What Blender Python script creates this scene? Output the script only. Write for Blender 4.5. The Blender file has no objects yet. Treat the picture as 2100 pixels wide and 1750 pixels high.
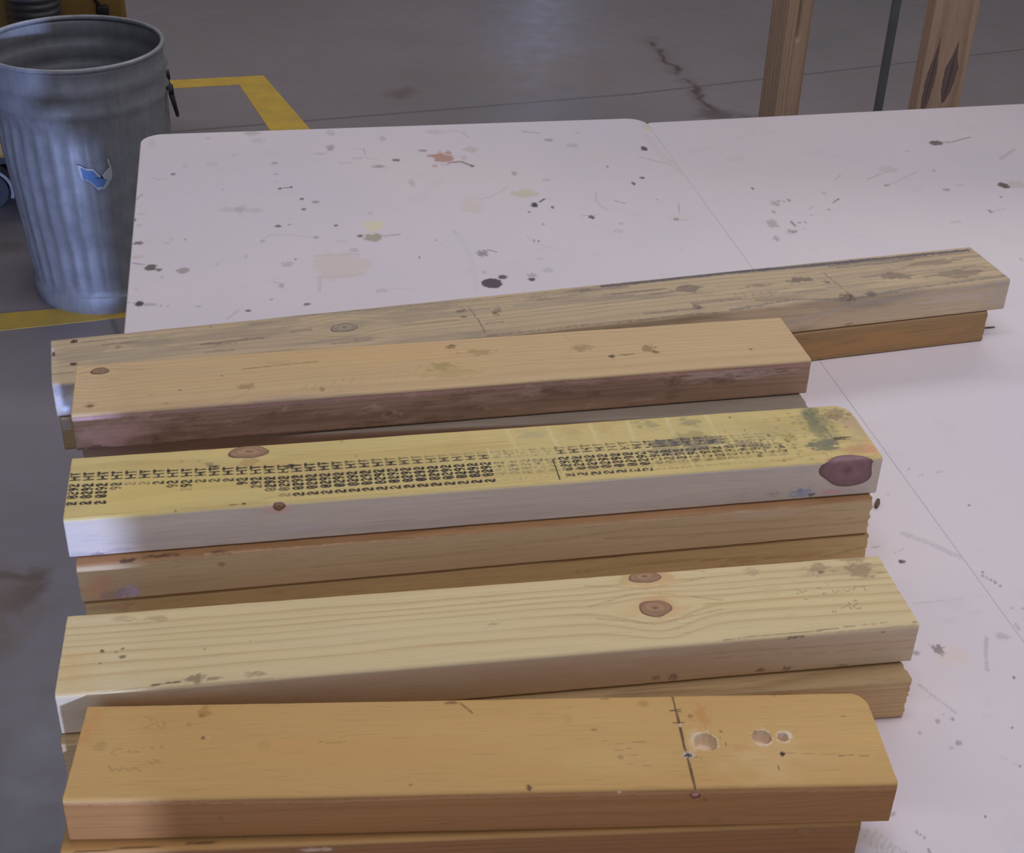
import bpy, bmesh, math, random
import numpy as np
from mathutils import Matrix, Vector

C = bpy.context.scene.collection
SC = bpy.context.scene
PI = math.pi
TABLE_Z = 0.76                      # table tops stand 0.76 m above the shop floor

# ------------------------------------------------------------------ camera
cam_data = bpy.data.cameras.new('camera'); cam = bpy.data.objects.new('camera', cam_data); C.objects.link(cam)
cam_data.sensor_width = 36.0; cam_data.lens = 2925.4 * 36 / 2100
_p, _r = 0.56883, 0.0365954
_d = Vector((0, math.cos(_p), -math.sin(_p))); _u = Vector((0, math.sin(_p), math.cos(_p))); _x = Vector((1, 0, 0))
_R = math.cos(_r) * _x + math.sin(_r) * _u; _U = -math.sin(_r) * _x + math.cos(_r) * _u
M = Matrix((_R, _U, -_d)).transposed().to_4x4(); M.translation = Vector((0, 0, TABLE_Z + 0.78786))
cam.matrix_world = M; cam_data.clip_start = 0.02
SC.camera = cam

# ------------------------------------------------------------------ world, sun, lamps, exposure
SC.view_settings.view_transform = 'Standard'; SC.view_settings.look = 'None'
SC.view_settings.gamma = 1.0; SC.view_settings.use_curve_mapping = False
SC.view_settings.exposure = 0.0
w = bpy.data.worlds.new('daylight'); SC.world = w; w.use_nodes = True
bg = w.node_tree.nodes['Background']; bg.inputs[0].default_value = (0.55, 0.68, 1.0, 1); bg.inputs[1].default_value = 1.1

sd = bpy.data.lights.new('low_daylight', 'SUN'); sd.energy = 3.1; sd.angle = math.radians(1.2); sd.color = (0.38, 0.50, 0.95)
so = bpy.data.objects.new('low_daylight', sd); C.objects.link(so)
so.rotation_euler = Vector((-0.318, 1.0, -0.10)).to_track_quat('-Z', 'Y').to_euler()

def area(name, loc, size, energy, color=(0.88, 0.88, 0.96), aim=(0, 0, -1)):
    l = bpy.data.lights.new(name, 'AREA'); l.shape = 'RECTANGLE'; l.size, l.size_y = size; l.energy = energy; l.color = color
    o = bpy.data.objects.new(name, l); C.objects.link(o); o.location = loc
    o.rotation_euler = Vector(aim).to_track_quat('-Z', 'Y').to_euler(); return o
LAMPS = [(0.6, 0.9, 25), (2.5, 1.9, 20), (-1.2, 4.4, 36), (1.7, 4.4, 36)]
for i, (x, y, watt) in enumerate(LAMPS):
    area('fluorescent_light', (x, y, 3.27), (2.4, 0.5), watt)

# wear, stains, tone patches and writing in millimetres on each surface: 0 = patch (u, v, half-length, half-width, colour, strength, raggedness, softness), 1 = stroke (points, half-width, colour, strength, raggedness)
MARKS = {
    'table': [
        [1,[[-128.6,1902.6],[-118.1,1895.0],[-108.7,1896.9]],0.94,[150,142,142],0.6,0.3],
        [0,-99.9,1911.8,3.4,4.0,[88,78,76],0.7,0.35,0.35],
        [0,-83.6,1940.3,4.2,8.2,[150,150,142],0.3,0.35,0.35],
        [1,[[-147.6,1828.3],[-140.0,1846.1]],1.82,[135,122,112],0.6,0.3],
        [0,-138.9,1782.0,5.7,3.6,[165,150,138],0.5,0.35,0.35],
        [0,-146.3,1763.9,1.4,4.4,[88,78,76],0.8,0.35,0.35],
        [0,-140.4,1745.9,4.4,2.6,[165,150,138],0.6,0.35,0.35],
        [0,-140.4,1692.6,6.2,4.9,[88,78,76],0.75,0.35,0.35],
        [0,-139.9,1652.3,7.7,4.8,[165,150,138],0.6,0.35,0.35],
        [1,[[-144.3,1635.3],[-131.7,1629.9]],1.34,[88,78,76],0.7,0.3],
        [0,-122.6,1620.3,7.0,8.5,[75,64,62],0.85,0.35,0.35],
        [0,-113.0,1613.0,4.0,3.8,[88,78,76],0.8,0.35,0.35],
        [0,-84.0,1607.9,7.6,7.7,[120,108,104],0.65,0.35,0.35],
        [0,-109.3,1592.8,2.6,3.8,[150,142,142],0.5,0.35,0.35],
        [1,[[-140.4,1569.0],[-135.6,1561.1]],0.57,[125,116,116],0.6,0.3],
        [1,[[-150.2,1532.6],[-133.4,1527.7]],0.56,[88,78,76],0.7,0.3],
        [0,-133.4,1527.0,4.8,6.7,[48,40,40],0.95,0.35,0.35],
        [0,-121.4,1523.7,8.7,3.2,[125,116,116],0.5,0.35,0.35],
        [0,-65.8,1511.5,2.9,2.1,[125,116,116],0.5,0.35,0.35],
        [0,-9.5,1494.0,3.0,3.1,[88,78,76],0.85,0.35,0.35],
        [1,[[-33.7,1476.5],[-19.8,1497.0]],1.26,[165,150,138],0.7,0.3],
        [0,18.7,1519.2,1.9,2.1,[125,116,116],0.7,0.35,0.35],
        [0,59.2,1501.7,3.9,3.2,[88,78,76],0.8,0.35,0.35],
        [0,-108.7,1518.6,1.6,2.8,[125,116,116],0.5,0.35,0.35],
        [0,-100.7,1516.9,2.2,1.4,[125,116,116],0.4,0.35,0.35],
        [1,[[42.6,1846.0],[60.8,1849.3]],1.5,[98,88,88],0.85,0.1],
        [0,43.7,1845.9,1.5,3.8,[70,60,60],0.8,0.35,0.35],
        [0,59.6,1849.4,1.5,3.9,[70,60,60],0.8,0.35,0.35],
        [0,71.2,1808.1,2.4,3.7,[88,78,76],0.8,0.35,0.35],
        [0,71.9,1773.5,2.6,3.6,[88,78,76],0.8,0.35,0.35],
        [0,88.7,1795.4,4.6,3.7,[125,116,116],0.8,0.35,0.35],
        [0,40.7,1938.2,3.9,4.1,[125,116,116],0.6,0.35,0.35],
        [0,40.8,1897.3,2.3,2.5,[125,116,116],0.6,0.35,0.35],
        [0,38.6,1870.2,2.7,2.0,[150,142,142],0.4,0.35,0.35],
        [0,-11.1,1783.0,6.2,11.8,[125,116,116],0.35,0.6,0.35],
        [0,-25.6,1783.3,16.3,7.2,[150,142,142],0.35,0.6,0.35],
        [0,7.0,1778.2,11.8,6.8,[150,142,142],0.4,0.6,0.35],
        [0,35.9,1723.6,4.1,3.9,[88,78,76],0.8,0.35,0.35],
        [0,50.6,1727.1,2.3,2.6,[125,116,116],0.6,0.35,0.35],
        [0,109.9,1717.1,2.2,3.4,[88,78,76],0.8,0.35,0.35],
        [0,-82.0,1696.8,1.7,2.5,[125,116,116],0.6,0.35,0.35],
        [0,-104.8,1687.6,4.1,3.3,[150,142,142],0.4,0.35,0.35],
        [0,-99.3,1698.9,2.1,4.2,[150,142,142],0.4,0.35,0.35],
        [1,[[12.5,1679.8],[23.8,1698.1],[39.6,1696.2]],1.22,[150,142,142],0.4,0.6],
        [1,[[46.7,1695.4],[65.8,1688.9],[83.3,1684.8]],1.23,[165,152,150],0.5,0.5],
        [0,82.3,1683.6,3.5,4.2,[125,116,116],0.5,0.35,0.35],
        [0,14.3,1680.4,3.1,3.3,[125,116,116],0.4,0.35,0.35],
        [0,124.6,1989.4,5.2,10.9,[125,116,116],0.6,0.6,0.35],
        [0,106.8,1966.9,10.0,4.3,[150,142,142],0.4,0.35,0.35],
        [1,[[152.1,1978.3],[171.7,1980.6],[172.6,1944.9],[186.4,1936.0]],0.8,[150,142,142],0.6,0.3],
        [0,213.1,1931.6,5.6,4.7,[88,78,76],0.75,0.35,0.35],
        [0,186.2,1911.0,8.3,5.1,[125,116,116],0.65,0.6,0.35],
        [0,159.1,1944.3,7.9,3.2,[150,142,142],0.4,0.35,0.35],
        [0,203.2,2017.2,4.5,10.1,[140,136,136],0.5,0.35,0.35],
        [0,225.5,1846.0,3.8,12.7,[150,142,142],0.5,0.35,0.35],
        [0,139.8,1929.0,11.8,3.1,[150,142,142],0.3,0.35,0.35],
        [0,160.9,1709.8,13.5,20.8,[186,176,138],0.6,0.5,0.6],
        [0,155.6,1675.4,11.0,11.7,[128,118,92],0.7,0.6,0.35],
        [1,[[170.3,1678.7],[188.6,1680.8]],1.78,[135,122,105],0.7,0.6],
        [0,137.9,1681.7,3.9,4.2,[88,78,76],0.75,0.35,0.35],
        [0,113.0,1667.8,7.0,4.1,[165,150,138],0.4,0.35,0.35],
        [0,105.9,1597.9,31.4,32.1,[172,158,146],0.5,0.25,0.15],
        [1,[[75.9,1629.1],[107.2,1629.3],[131.5,1628.8]],1.54,[150,140,132],0.4,0.7],
        [1,[[73.8,1572.2],[102.2,1568.7],[135.1,1576.1]],1.5,[150,140,132],0.4,0.7],
        [0,127.0,1640.3,4.9,5.6,[150,142,142],0.6,0.6,0.35],
        [1,[[79.5,1569.6],[75.1,1531.3]],1.84,[160,150,146],0.55,0.5],
        [0,42.2,1610.7,7.4,6.2,[150,142,142],0.6,0.6,0.35],
        [0,52.8,1623.1,1.0,2.4,[88,78,76],0.8,0.35,0.35],
        [1,[[20.7,1565.6],[32.7,1554.9]],0.66,[150,142,142],0.5,0.3],
        [0,31.8,1553.9,3.6,5.5,[125,116,116],0.5,0.6,0.35],
        [0,-7.8,1638.4,2.0,8.0,[150,142,142],0.4,0.35,0.35],
        [0,-43.8,1621.1,2.0,3.9,[150,142,142],0.4,0.35,0.35],
        [0,13.2,2056.9,11.2,8.0,[125,116,116],0.4,0.6,0.35],
        [0,20.3,2028.0,8.1,12.3,[150,142,142],0.35,0.6,0.35],
        [0,128.2,2048.9,6.2,10.3,[150,142,142],0.5,0.6,0.35],
        [0,-51.1,2042.7,4.0,4.5,[150,142,142],0.4,0.35,0.35],
        [0,-15.1,1974.7,5.9,5.3,[150,142,142],0.3,0.35,0.35],
        [0,-131.8,2030.2,4.0,13.2,[150,142,142],0.3,0.35,0.35],
        [0,-46.9,1944.1,7.7,9.3,[150,142,142],0.25,0.35,0.35],
        [0,150.2,1525.6,7.3,5.1,[150,142,142],0.4,0.6,0.35],
        [1,[[143.0,1521.0],[165.8,1529.9],[188.5,1523.4]],0.82,[150,142,142],0.3,0.3],
        [0,-32.8,1851.6,1.1,2.9,[125,116,116],0.6,0.35,0.35],
        [0,158.6,1749.9,2.6,5.4,[150,142,142],0.4,0.35,0.35],
        [0,281.4,1934.8,15.7,20.1,[152,116,102],0.85,0.6,0.35],
        [1,[[287.5,1914.6],[305.1,1916.4],[319.6,1899.0]],2.59,[118,92,84],0.85,0.5],
        [0,325.7,1962.6,11.0,10.8,[160,142,126],0.5,0.6,0.35],
        [0,266.0,1904.9,2.8,5.1,[160,130,118],0.7,0.35,0.35],
        [0,311.3,1930.0,4.0,7.4,[165,150,138],0.6,0.35,0.35],
        [0,318.2,1899.2,3.2,4.6,[88,78,76],0.6,0.35,0.35],
        [1,[[283.9,2025.9],[313.5,2040.1],[326.3,2033.0],[330.4,2009.6]],1.87,[160,148,140],0.6,0.7],
        [0,256.4,1964.5,6.5,4.3,[125,116,116],0.7,0.35,0.35],
        [1,[[416.2,2026.0],[439.4,2017.8]],1.27,[130,115,112],0.8,0.3],
        [0,448.8,1987.5,7.1,5.6,[125,116,116],0.6,0.35,0.35],
        [0,480.2,1962.8,7.5,7.1,[150,142,142],0.6,0.35,0.35],
        [0,497.7,2012.3,3.4,3.4,[150,142,142],0.5,0.35,0.35],
        [0,374.2,1864.7,4.3,6.5,[125,116,116],0.6,0.6,0.35],
        [0,375.4,1792.7,15.7,12.3,[168,158,136],0.75,0.5,0.35],
        [1,[[288.7,1785.8],[317.0,1781.7],[339.2,1798.2],[354.5,1817.9]],1.32,[158,148,140],0.5,0.6],
        [0,296.0,1759.2,13.5,21.1,[176,164,150],0.55,0.4,0.35],
        [1,[[280.5,1745.0],[304.5,1741.3]],0.93,[165,150,138],0.6,0.3],
        [0,381.1,1752.8,5.1,7.8,[52,44,48],0.95,0.35,0.35],
        [1,[[389.8,1762.5],[399.0,1772.3]],1.71,[56,48,52],0.9,0.3],
        [0,404.2,1743.2,2.3,4.5,[88,78,76],0.8,0.35,0.35],
        [0,369.5,1731.1,1.5,2.7,[88,78,76],0.8,0.35,0.35],
        [0,415.0,1837.4,5.5,4.9,[150,142,142],0.5,0.35,0.35],
        [0,583.3,1939.1,4.8,9.2,[72,62,62],0.9,0.35,0.35],
        [0,534.7,1811.6,2.2,6.3,[88,78,76],0.9,0.35,0.35],
        [0,552.0,1830.8,3.8,4.5,[88,78,76],0.8,0.35,0.35],
        [0,512.3,1875.5,1.2,4.6,[88,78,76],0.7,0.35,0.35],
        [1,[[473.5,1784.1],[468.0,1758.4],[470.2,1739.3],[477.2,1727.9]],1.35,[165,150,150],0.6,0.3],
        [1,[[492.8,1755.5],[505.5,1745.6]],1.05,[125,116,116],0.8,0.3],
        [0,449.7,1705.9,4.3,5.7,[88,78,76],0.85,0.35,0.35],
        [1,[[435.6,1711.2],[482.1,1712.6]],0.47,[150,142,142],0.6,0.3],
        [0,553.3,1752.5,2.7,2.3,[125,116,116],0.5,0.35,0.35],
        [0,561.2,1686.2,4.1,4.4,[88,78,76],0.75,0.35,0.35],
        [1,[[559.7,1684.6],[576.6,1682.6]],1.5,[150,138,126],0.7,0.3],
        [0,571.9,1693.1,20.7,15.9,[170,164,150],0.3,0.5,0.8],
        [1,[[579.2,1738.6],[570.8,1704.7]],0.45,[88,78,76],0.8,0.3],
        [0,483.8,1680.9,4.8,3.5,[150,142,142],0.5,0.35,0.35],
        [0,474.2,1657.9,5.9,6.3,[150,142,142],0.35,0.35,0.35],
        [0,380.0,1690.8,1.5,5.2,[125,116,116],0.5,0.35,0.35],
        [0,358.6,1642.9,1.3,2.9,[88,78,76],0.8,0.35,0.35],
        [0,364.1,1640.1,1.3,3.3,[88,78,76],0.8,0.35,0.35],
        [1,[[351.0,1657.3],[357.7,1635.4],[376.6,1616.5]],0.72,[150,142,142],0.4,0.3],
        [0,355.5,1588.6,3.5,3.1,[150,142,142],0.4,0.35,0.35],
        [0,286.7,1613.0,5.6,8.0,[115,106,104],0.75,0.7,0.35],
        [1,[[294.6,1622.2],[304.5,1614.5]],1.23,[115,100,92],0.8,0.6],
        [0,283.7,1528.7,11.1,11.1,[64,52,57],0.97,0.12,0.12],
        [0,299.4,1544.1,5.6,4.9,[80,70,72],0.9,0.35,0.35],
        [0,334.0,1533.8,4.6,4.1,[64,56,60],0.92,0.35,0.35],
        [0,336.3,1543.8,5.1,5.3,[125,116,116],0.5,0.6,0.35],
        [0,358.7,1556.5,5.5,5.3,[150,142,142],0.5,0.6,0.35],
        [0,279.4,1559.3,2.4,3.8,[150,142,142],0.6,0.35,0.35],
        [0,205.2,1610.7,1.0,3.2,[88,78,76],0.7,0.35,0.35],
        [0,233.4,1657.7,0.9,2.1,[88,78,76],0.7,0.35,0.35],
        [1,[[238.3,1647.5],[238.6,1631.0]],0.45,[125,116,116],0.6,0.3],
        [0,261.2,1679.9,1.4,2.1,[125,116,116],0.5,0.35,0.35],
        [0,515.0,1912.4,36.9,37.4,[184,166,164],0.35,0.4,0.9],
        [1,[[600.0,1993.0],[603.9,1897.4],[620.5,1817.2]],4.91,[168,158,146],0.35,0.5],
        [1,[[566.6,1907.9],[599.3,1880.8]],0.93,[140,128,124],0.6,0.3],
        [0,611.8,2022.4,8.2,12.8,[172,162,145],0.8,0.35,0.35],
        [1,[[263.1,1680.5],[267.8,1617.3],[267.7,1561.8],[262.6,1509.8]],3.06,[166,158,156],0.3,0.5],
        [0,281.3,2037.7,12.5,8.0,[150,142,142],0.4,0.6,0.35],
        [0,557.5,935.9,3.1,2.6,[62,54,54],0.92,0.35,0.35],
        [0,538.5,818.1,5.2,5.7,[105,92,88],0.75,0.8,0.35],
        [0,518.9,817.4,2.6,2.0,[125,116,116],0.7,0.35,0.35],
        [0,548.9,809.0,18.7,15.2,[182,164,148],0.45,0.4,0.9],
        [1,[[586.7,827.4],[575.9,807.1],[568.5,789.0]],1.47,[142,132,132],0.6,0.5],
        [0,601.2,826.3,4.7,4.6,[142,132,132],0.5,0.6,0.35],
        [0,586.2,777.0,1.0,1.2,[88,78,76],0.8,0.35,0.35],
        [0,557.6,724.0,1.2,1.2,[88,78,76],0.92,0.35,0.35],
        [0,514.6,739.8,1.5,1.6,[125,116,116],0.8,0.35,0.35],
        [0,502.0,738.9,1.4,2.9,[125,116,116],0.6,0.35,0.35],
        [0,509.2,744.9,1.1,1.1,[125,116,116],0.6,0.35,0.35],
        [0,507.9,714.4,2.5,2.1,[128,122,130],0.75,0.5,0.35],
        [0,500.0,711.3,1.7,1.5,[150,142,142],0.6,0.35,0.35],
        [0,483.0,729.8,1.2,1.2,[150,142,142],0.7,0.35,0.35],
        [0,543.4,684.3,1.1,1.0,[88,78,76],0.8,0.35,0.35],
        [0,495.2,641.9,1.0,0.9,[88,78,76],0.85,0.35,0.35],
        [0,489.2,663.3,0.9,0.8,[88,78,76],0.7,0.35,0.35],
        [1,[[437.9,637.0],[442.9,629.0]],0.68,[120,112,110],0.7,0.3],
        [0,440.6,619.1,1.8,1.0,[125,116,116],0.8,0.35,0.35],
        [0,427.7,655.0,2.8,1.9,[125,116,116],0.5,0.35,0.35],
        [1,[[396.7,647.6],[401.0,632.5],[402.8,621.2]],0.5,[120,112,98],0.4,0.7],
        [1,[[399.2,646.5],[403.9,631.2],[406.5,620.6]],0.5,[120,112,98],0.4,0.7],
        [1,[[401.7,645.5],[406.8,630.0],[410.1,620.0]],0.5,[120,112,98],0.4,0.7],
        [1,[[404.1,644.5],[409.6,628.7],[413.8,619.5]],0.5,[120,112,98],0.4,0.7],
        [1,[[406.6,643.4],[412.5,627.5],[417.4,618.9]],0.5,[120,112,98],0.4,0.7],
        [1,[[409.1,642.4],[415.4,626.2],[421.1,618.3]],0.5,[120,112,98],0.4,0.7],
        [1,[[411.5,641.3],[418.2,625.0],[424.7,617.7]],0.5,[120,112,98],0.4,0.7],
        [0,402.9,636.9,18.5,13.6,[150,142,124],0.45,0.5,0.9],
        [1,[[543.0,878.6],[590.0,878.8]],0.45,[150,142,142],0.3,0.3],
        [1,[[532.4,698.6],[545.4,682.2]],0.45,[150,142,142],0.25,0.3],
        [1,[[504.7,782.1],[511.8,764.8],[517.1,754.1],[520.6,745.7]],0.98,[140,132,132],0.45,0.6],
        [1,[[575.6,976.2],[594.5,959.1],[614.5,933.4]],2.99,[140,134,138],0.45,0.7],
        [0,610.8,995.1,0.8,0.9,[125,116,116],0.7,0.35,0.35],
        [0,588.5,1037.5,1.8,0.9,[150,142,142],0.6,0.35,0.35],
        [1,[[535.2,959.2],[545.9,960.4]],0.45,[125,116,116],0.6,0.3],
        [1,[[555.7,948.9],[566.8,953.4]],0.45,[150,142,142],0.6,0.3],
    ],
    'table2': [
        [0,1037.2,1898.6,9.9,8.3,[84,74,70],0.92,0.35,0.35],
        [1,[[1028.0,1897.1],[1063.6,1899.5],[1101.4,1913.6]],1.87,[125,116,104],0.8,0.5],
        [1,[[1107.6,1826.6],[1147.0,1858.2]],2.99,[150,140,135],0.6,0.5],
        [0,1065.4,1734.0,7.9,10.3,[86,76,72],0.9,0.35,0.35],
        [0,1085.0,1735.6,12.2,12.5,[164,154,142],0.6,0.35,0.35],
        [0,1040.8,1696.7,2.0,3.0,[88,78,76],0.7,0.35,0.35],
        [0,1002.7,1653.1,2.1,4.8,[125,116,116],0.8,0.35,0.35],
        [1,[[1002.4,1651.7],[1026.9,1657.9]],0.85,[150,142,142],0.5,0.3],
        [1,[[876.2,1780.8],[903.9,1797.2],[933.1,1810.9]],1.43,[150,140,138],0.65,0.6],
        [0,919.7,1809.5,13.0,10.9,[160,150,146],0.4,0.35,0.35],
        [1,[[887.9,1751.2],[925.8,1775.3],[962.0,1799.2]],0.76,[150,142,142],0.55,0.3],
        [0,894.8,1756.9,4.4,3.6,[125,116,116],0.65,0.35,0.35],
        [1,[[794.5,1709.1],[807.0,1720.1]],1.27,[98,90,90],0.9,0.3],
        [0,779.6,1687.9,3.1,2.4,[125,116,116],0.5,0.35,0.35],
        [1,[[751.8,1692.1],[760.1,1699.7]],0.83,[150,142,142],0.6,0.3],
        [1,[[825.9,1783.6],[841.9,1801.2]],1.09,[150,142,142],0.5,0.3],
        [0,793.7,1741.5,4.3,5.1,[150,142,142],0.4,0.35,0.35],
        [0,749.1,1673.4,1.7,2.4,[125,116,116],0.4,0.35,0.35],
        [0,697.5,1769.3,1.3,4.6,[60,52,52],0.9,0.35,0.35],
        [0,712.3,1715.4,5.2,7.9,[125,116,116],0.5,0.6,0.35],
        [0,719.7,1723.8,1.7,4.5,[125,116,116],0.6,0.35,0.35],
        [0,735.3,1724.6,1.9,5.0,[125,116,116],0.7,0.35,0.35],
        [0,726.7,1722.0,1.3,4.0,[125,116,116],0.5,0.35,0.35],
        [0,700.6,1689.5,2.5,4.3,[125,116,116],0.6,0.35,0.35],
        [0,686.4,1653.8,6.7,11.2,[148,136,136],0.75,0.6,0.35],
        [0,713.9,1650.6,2.4,8.4,[88,78,76],0.7,0.35,0.35],
        [0,704.5,1625.9,6.5,5.5,[125,116,116],0.75,0.5,0.35],
        [0,723.9,1651.8,1.8,2.3,[125,116,116],0.7,0.35,0.35],
        [0,732.0,1652.3,1.6,2.8,[125,116,116],0.6,0.35,0.35],
        [0,724.2,1632.6,1.4,2.3,[125,116,116],0.6,0.35,0.35],
        [0,675.9,1609.1,3.6,8.9,[140,130,134],0.7,0.6,0.35],
        [0,974.3,1730.7,4.8,4.1,[125,116,116],0.6,0.35,0.35],
        [1,[[975.6,1742.4],[1007.2,1743.2]],0.55,[150,142,142],0.6,0.3],
        [0,939.5,1627.2,6.7,3.2,[150,142,142],0.45,0.35,0.35],
        [0,707.7,1877.5,13.4,6.8,[168,162,152],0.5,0.35,0.35],
        [0,656.7,1810.6,10.8,13.3,[182,166,166],0.35,0.35,0.35],
        [0,986.7,1798.2,1.8,4.3,[125,116,116],0.5,0.35,0.35],
        [1,[[735.3,1969.5],[764.7,1970.8],[819.7,1975.3]],0.58,[150,142,142],0.3,0.3],
        [0,978.2,1873.2,4.6,2.3,[150,142,142],0.4,0.35,0.35],
        [0,972.8,1507.8,2.8,3.3,[150,142,142],0.5,0.35,0.35],
        [1,[[621.2,905.9],[626.7,900.1],[631.0,889.7]],0.93,[120,110,112],0.85,0.3],
        [0,623.8,910.5,1.4,1.6,[88,78,76],0.7,0.35,0.35],
        [1,[[619.6,840.5],[619.5,832.6]],0.89,[150,142,142],0.5,0.3],
        [1,[[619.1,861.9],[636.5,857.7]],0.45,[125,116,116],0.5,0.3],
        [1,[[631.3,1062.0],[636.5,1065.3],[663.7,1068.1],[693.6,1068.0]],0.52,[138,138,162],0.5,0.3],
        [0,626.2,1075.4,0.7,1.2,[88,78,76],0.7,0.35,0.35],
        [0,659.1,1010.0,0.9,1.1,[88,78,76],0.8,0.35,0.35],
    ],
    'A': [
        [0,195.2,41.1,133.2,19.9,[168,127,70],0.45,0.4,1.0],
        [0,470.5,23.3,50.0,26.3,[176,148,104],0.55,0.5,1.0],
        [0,355.9,26.4,57.2,20.9,[172,143,92],0.4,0.5,1.0],
        [0,423.2,42.3,9.2,14.1,[184,164,128],0.5,0.5,0.7],
        [1,[[413.1,89.4],[413.9,60.8],[414.0,36.6],[414.6,26.8],[415.2,-1.2]],0.91,[66,42,34],0.97,0.08],
        [1,[[409.4,73.1],[418.1,74.8]],0.65,[66,42,34],0.9,0.3],
        [1,[[409.5,73.6],[417.8,71.5]],0.65,[66,42,34],0.9,0.3],
        [1,[[409.8,60.9],[417.7,60.7]],0.54,[66,42,34],0.9,0.3],
        [0,414.3,58.6,2.2,2.2,[165,146,122],0.9,0.35,0.35],
        [0,415.4,30.0,4.8,3.9,[165,150,140],0.8,0.35,0.35],
        [0,415.3,29.7,3.5,2.2,[58,48,48],0.95,0.5,0.35],
        [1,[[416.6,28.7],[424.5,27.0]],0.45,[88,78,76],0.6,0.3],
        [0,429.6,42.8,10.9,10.4,[192,174,148],0.9,0.25,0.35],
        [0,469.4,45.7,8.4,10.0,[190,172,150],0.9,0.25,0.35],
        [0,485.2,46.0,6.5,7.0,[190,172,150],0.85,0.4,0.35],
        [0,480.5,28.9,2.1,2.9,[50,28,16],0.97,0.35,0.35],
        [1,[[474.9,18.7],[475.4,14.4]],0.53,[64,38,20],0.95,0.3],
        [0,430.9,67.2,7.9,13.3,[158,108,60],0.6,0.6,0.7],
        [0,422.9,67.4,2.0,3.0,[120,80,45],0.6,0.35,0.35],
        [0,453.6,35.5,8.2,5.5,[160,118,72],0.55,0.5,0.6],
        [0,429.5,14.2,13.3,8.9,[162,128,78],0.35,0.5,0.9],
        [1,[[481.7,30.2],[510.4,28.1],[532.4,26.3],[540.1,25.8]],0.45,[112,86,52],0.7,0.5],
        [0,520.8,26.5,2.9,1.0,[110,85,55],0.7,0.35,0.35],
        [0,353.3,55.8,2.5,1.4,[112,88,54],0.6,0.35,0.35],
        [1,[[354.5,50.5],[360.4,50.6]],0.45,[112,88,54],0.7,0.3],
        [1,[[357.5,44.9],[362.1,45.2]],0.45,[112,88,54],0.65,0.3],
        [1,[[366.3,41.8],[379.0,42.8],[387.9,43.3]],0.45,[112,88,54],0.65,0.3],
        [1,[[365.5,36.0],[370.5,36.2],[377.9,37.3]],0.45,[112,88,54],0.8,0.3],
        [0,368.7,29.3,2.5,2.6,[112,88,54],0.5,0.35,0.35],
        [1,[[372.7,30.5],[380.6,30.9]],0.45,[112,88,54],0.55,0.3],
        [1,[[371.2,22.4],[379.2,23.6]],0.45,[112,88,54],0.7,0.3],
        [1,[[381.9,20.5],[390.8,21.4]],0.45,[112,88,54],0.7,0.3],
        [0,364.6,86.0,4.2,1.1,[112,88,54],0.7,0.35,0.35],
        [0,391.2,80.8,4.4,3.7,[140,106,62],0.6,0.35,0.35],
        [1,[[531.1,64.0],[535.7,64.6]],0.45,[112,88,54],0.8,0.3],
        [0,441.8,51.9,1.1,1.5,[105,70,40],0.8,0.35,0.35],
        [0,440.5,45.7,0.8,1.1,[105,70,40],0.7,0.35,0.35],
        [1,[[443.0,40.8],[443.3,37.6]],0.45,[95,62,36],0.8,0.3],
        [0,487.0,86.8,2.0,1.1,[120,85,50],0.7,0.35,0.35],
        [0,338.8,77.9,1.2,1.1,[112,88,54],0.5,0.35,0.35],
        [0,335.8,66.9,3.9,5.5,[150,112,64],0.35,0.35,0.35],
        [1,[[419.6,6.9],[437.5,6.2]],0.45,[112,88,54],0.35,0.3],
        [0,394.0,-0.5,1.5,1.0,[120,90,60],0.6,0.35,0.35],
        [1,[[261.1,84.0],[268.7,74.5]],0.69,[60,42,30],0.9,0.3],
        [1,[[163.4,48.9],[175.0,47.6],[181.0,48.9]],0.5,[112,88,54],0.7,0.3],
        [0,304.2,3.2,1.9,3.0,[90,55,35],0.9,0.35,0.35],
        [1,[[115.0,89.1],[542.1,88.1]],0.85,[150,112,64],0.4,0.3],
        [0,254.2,85.1,5.5,1.5,[90,64,40],0.7,0.35,0.35],
        [0,226.1,8.0,1.3,1.3,[112,88,54],0.7,0.35,0.35],
        [0,4.2,64.4,10.8,28.5,[160,112,62],0.55,0.5,0.9],
        [0,81.9,79.3,4.8,6.6,[138,100,52],0.7,0.6,0.35],
        [0,80.3,76.8,2.4,2.3,[120,84,44],0.6,0.35,0.35],
        [0,84.0,54.8,1.5,1.7,[48,34,22],0.95,0.35,0.35],
        [0,86.9,55.1,3.0,1.1,[176,150,110],0.6,0.35,0.35],
        [0,15.8,49.1,4.7,5.5,[132,108,64],0.5,0.4,0.35],
        [0,72.9,68.2,2.6,2.3,[140,110,66],0.6,0.35,0.35],
        [0,91.6,48.7,0.8,0.8,[112,88,54],0.7,0.35,0.35],
        [0,125.9,47.5,5.9,5.5,[145,112,66],0.35,0.35,0.35],
        [1,[[28.0,40.0],[24.7,42.1],[25.9,46.1],[30.8,46.0]],0.45,[132,106,66],0.6,0.4],
        [1,[[33.3,42.6],[35.9,44.5],[37.3,41.8]],0.45,[132,106,66],0.6,0.4],
        [1,[[39.0,43.1],[42.9,43.0]],0.45,[132,106,66],0.6,0.4],
        [1,[[44.3,46.3],[46.1,46.9]],0.45,[132,106,66],0.6,0.4],
        [1,[[50.0,47.1],[52.1,45.7]],0.45,[132,106,66],0.6,0.4],
        [1,[[56.0,48.7],[57.8,46.6],[56.6,44.6]],0.45,[132,106,66],0.6,0.4],
        [1,[[24.2,31.6],[28.1,25.6],[29.0,28.8],[33.3,25.4],[33.7,28.7],[39.0,25.9]],0.45,[132,106,66],0.6,0.4],
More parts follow.
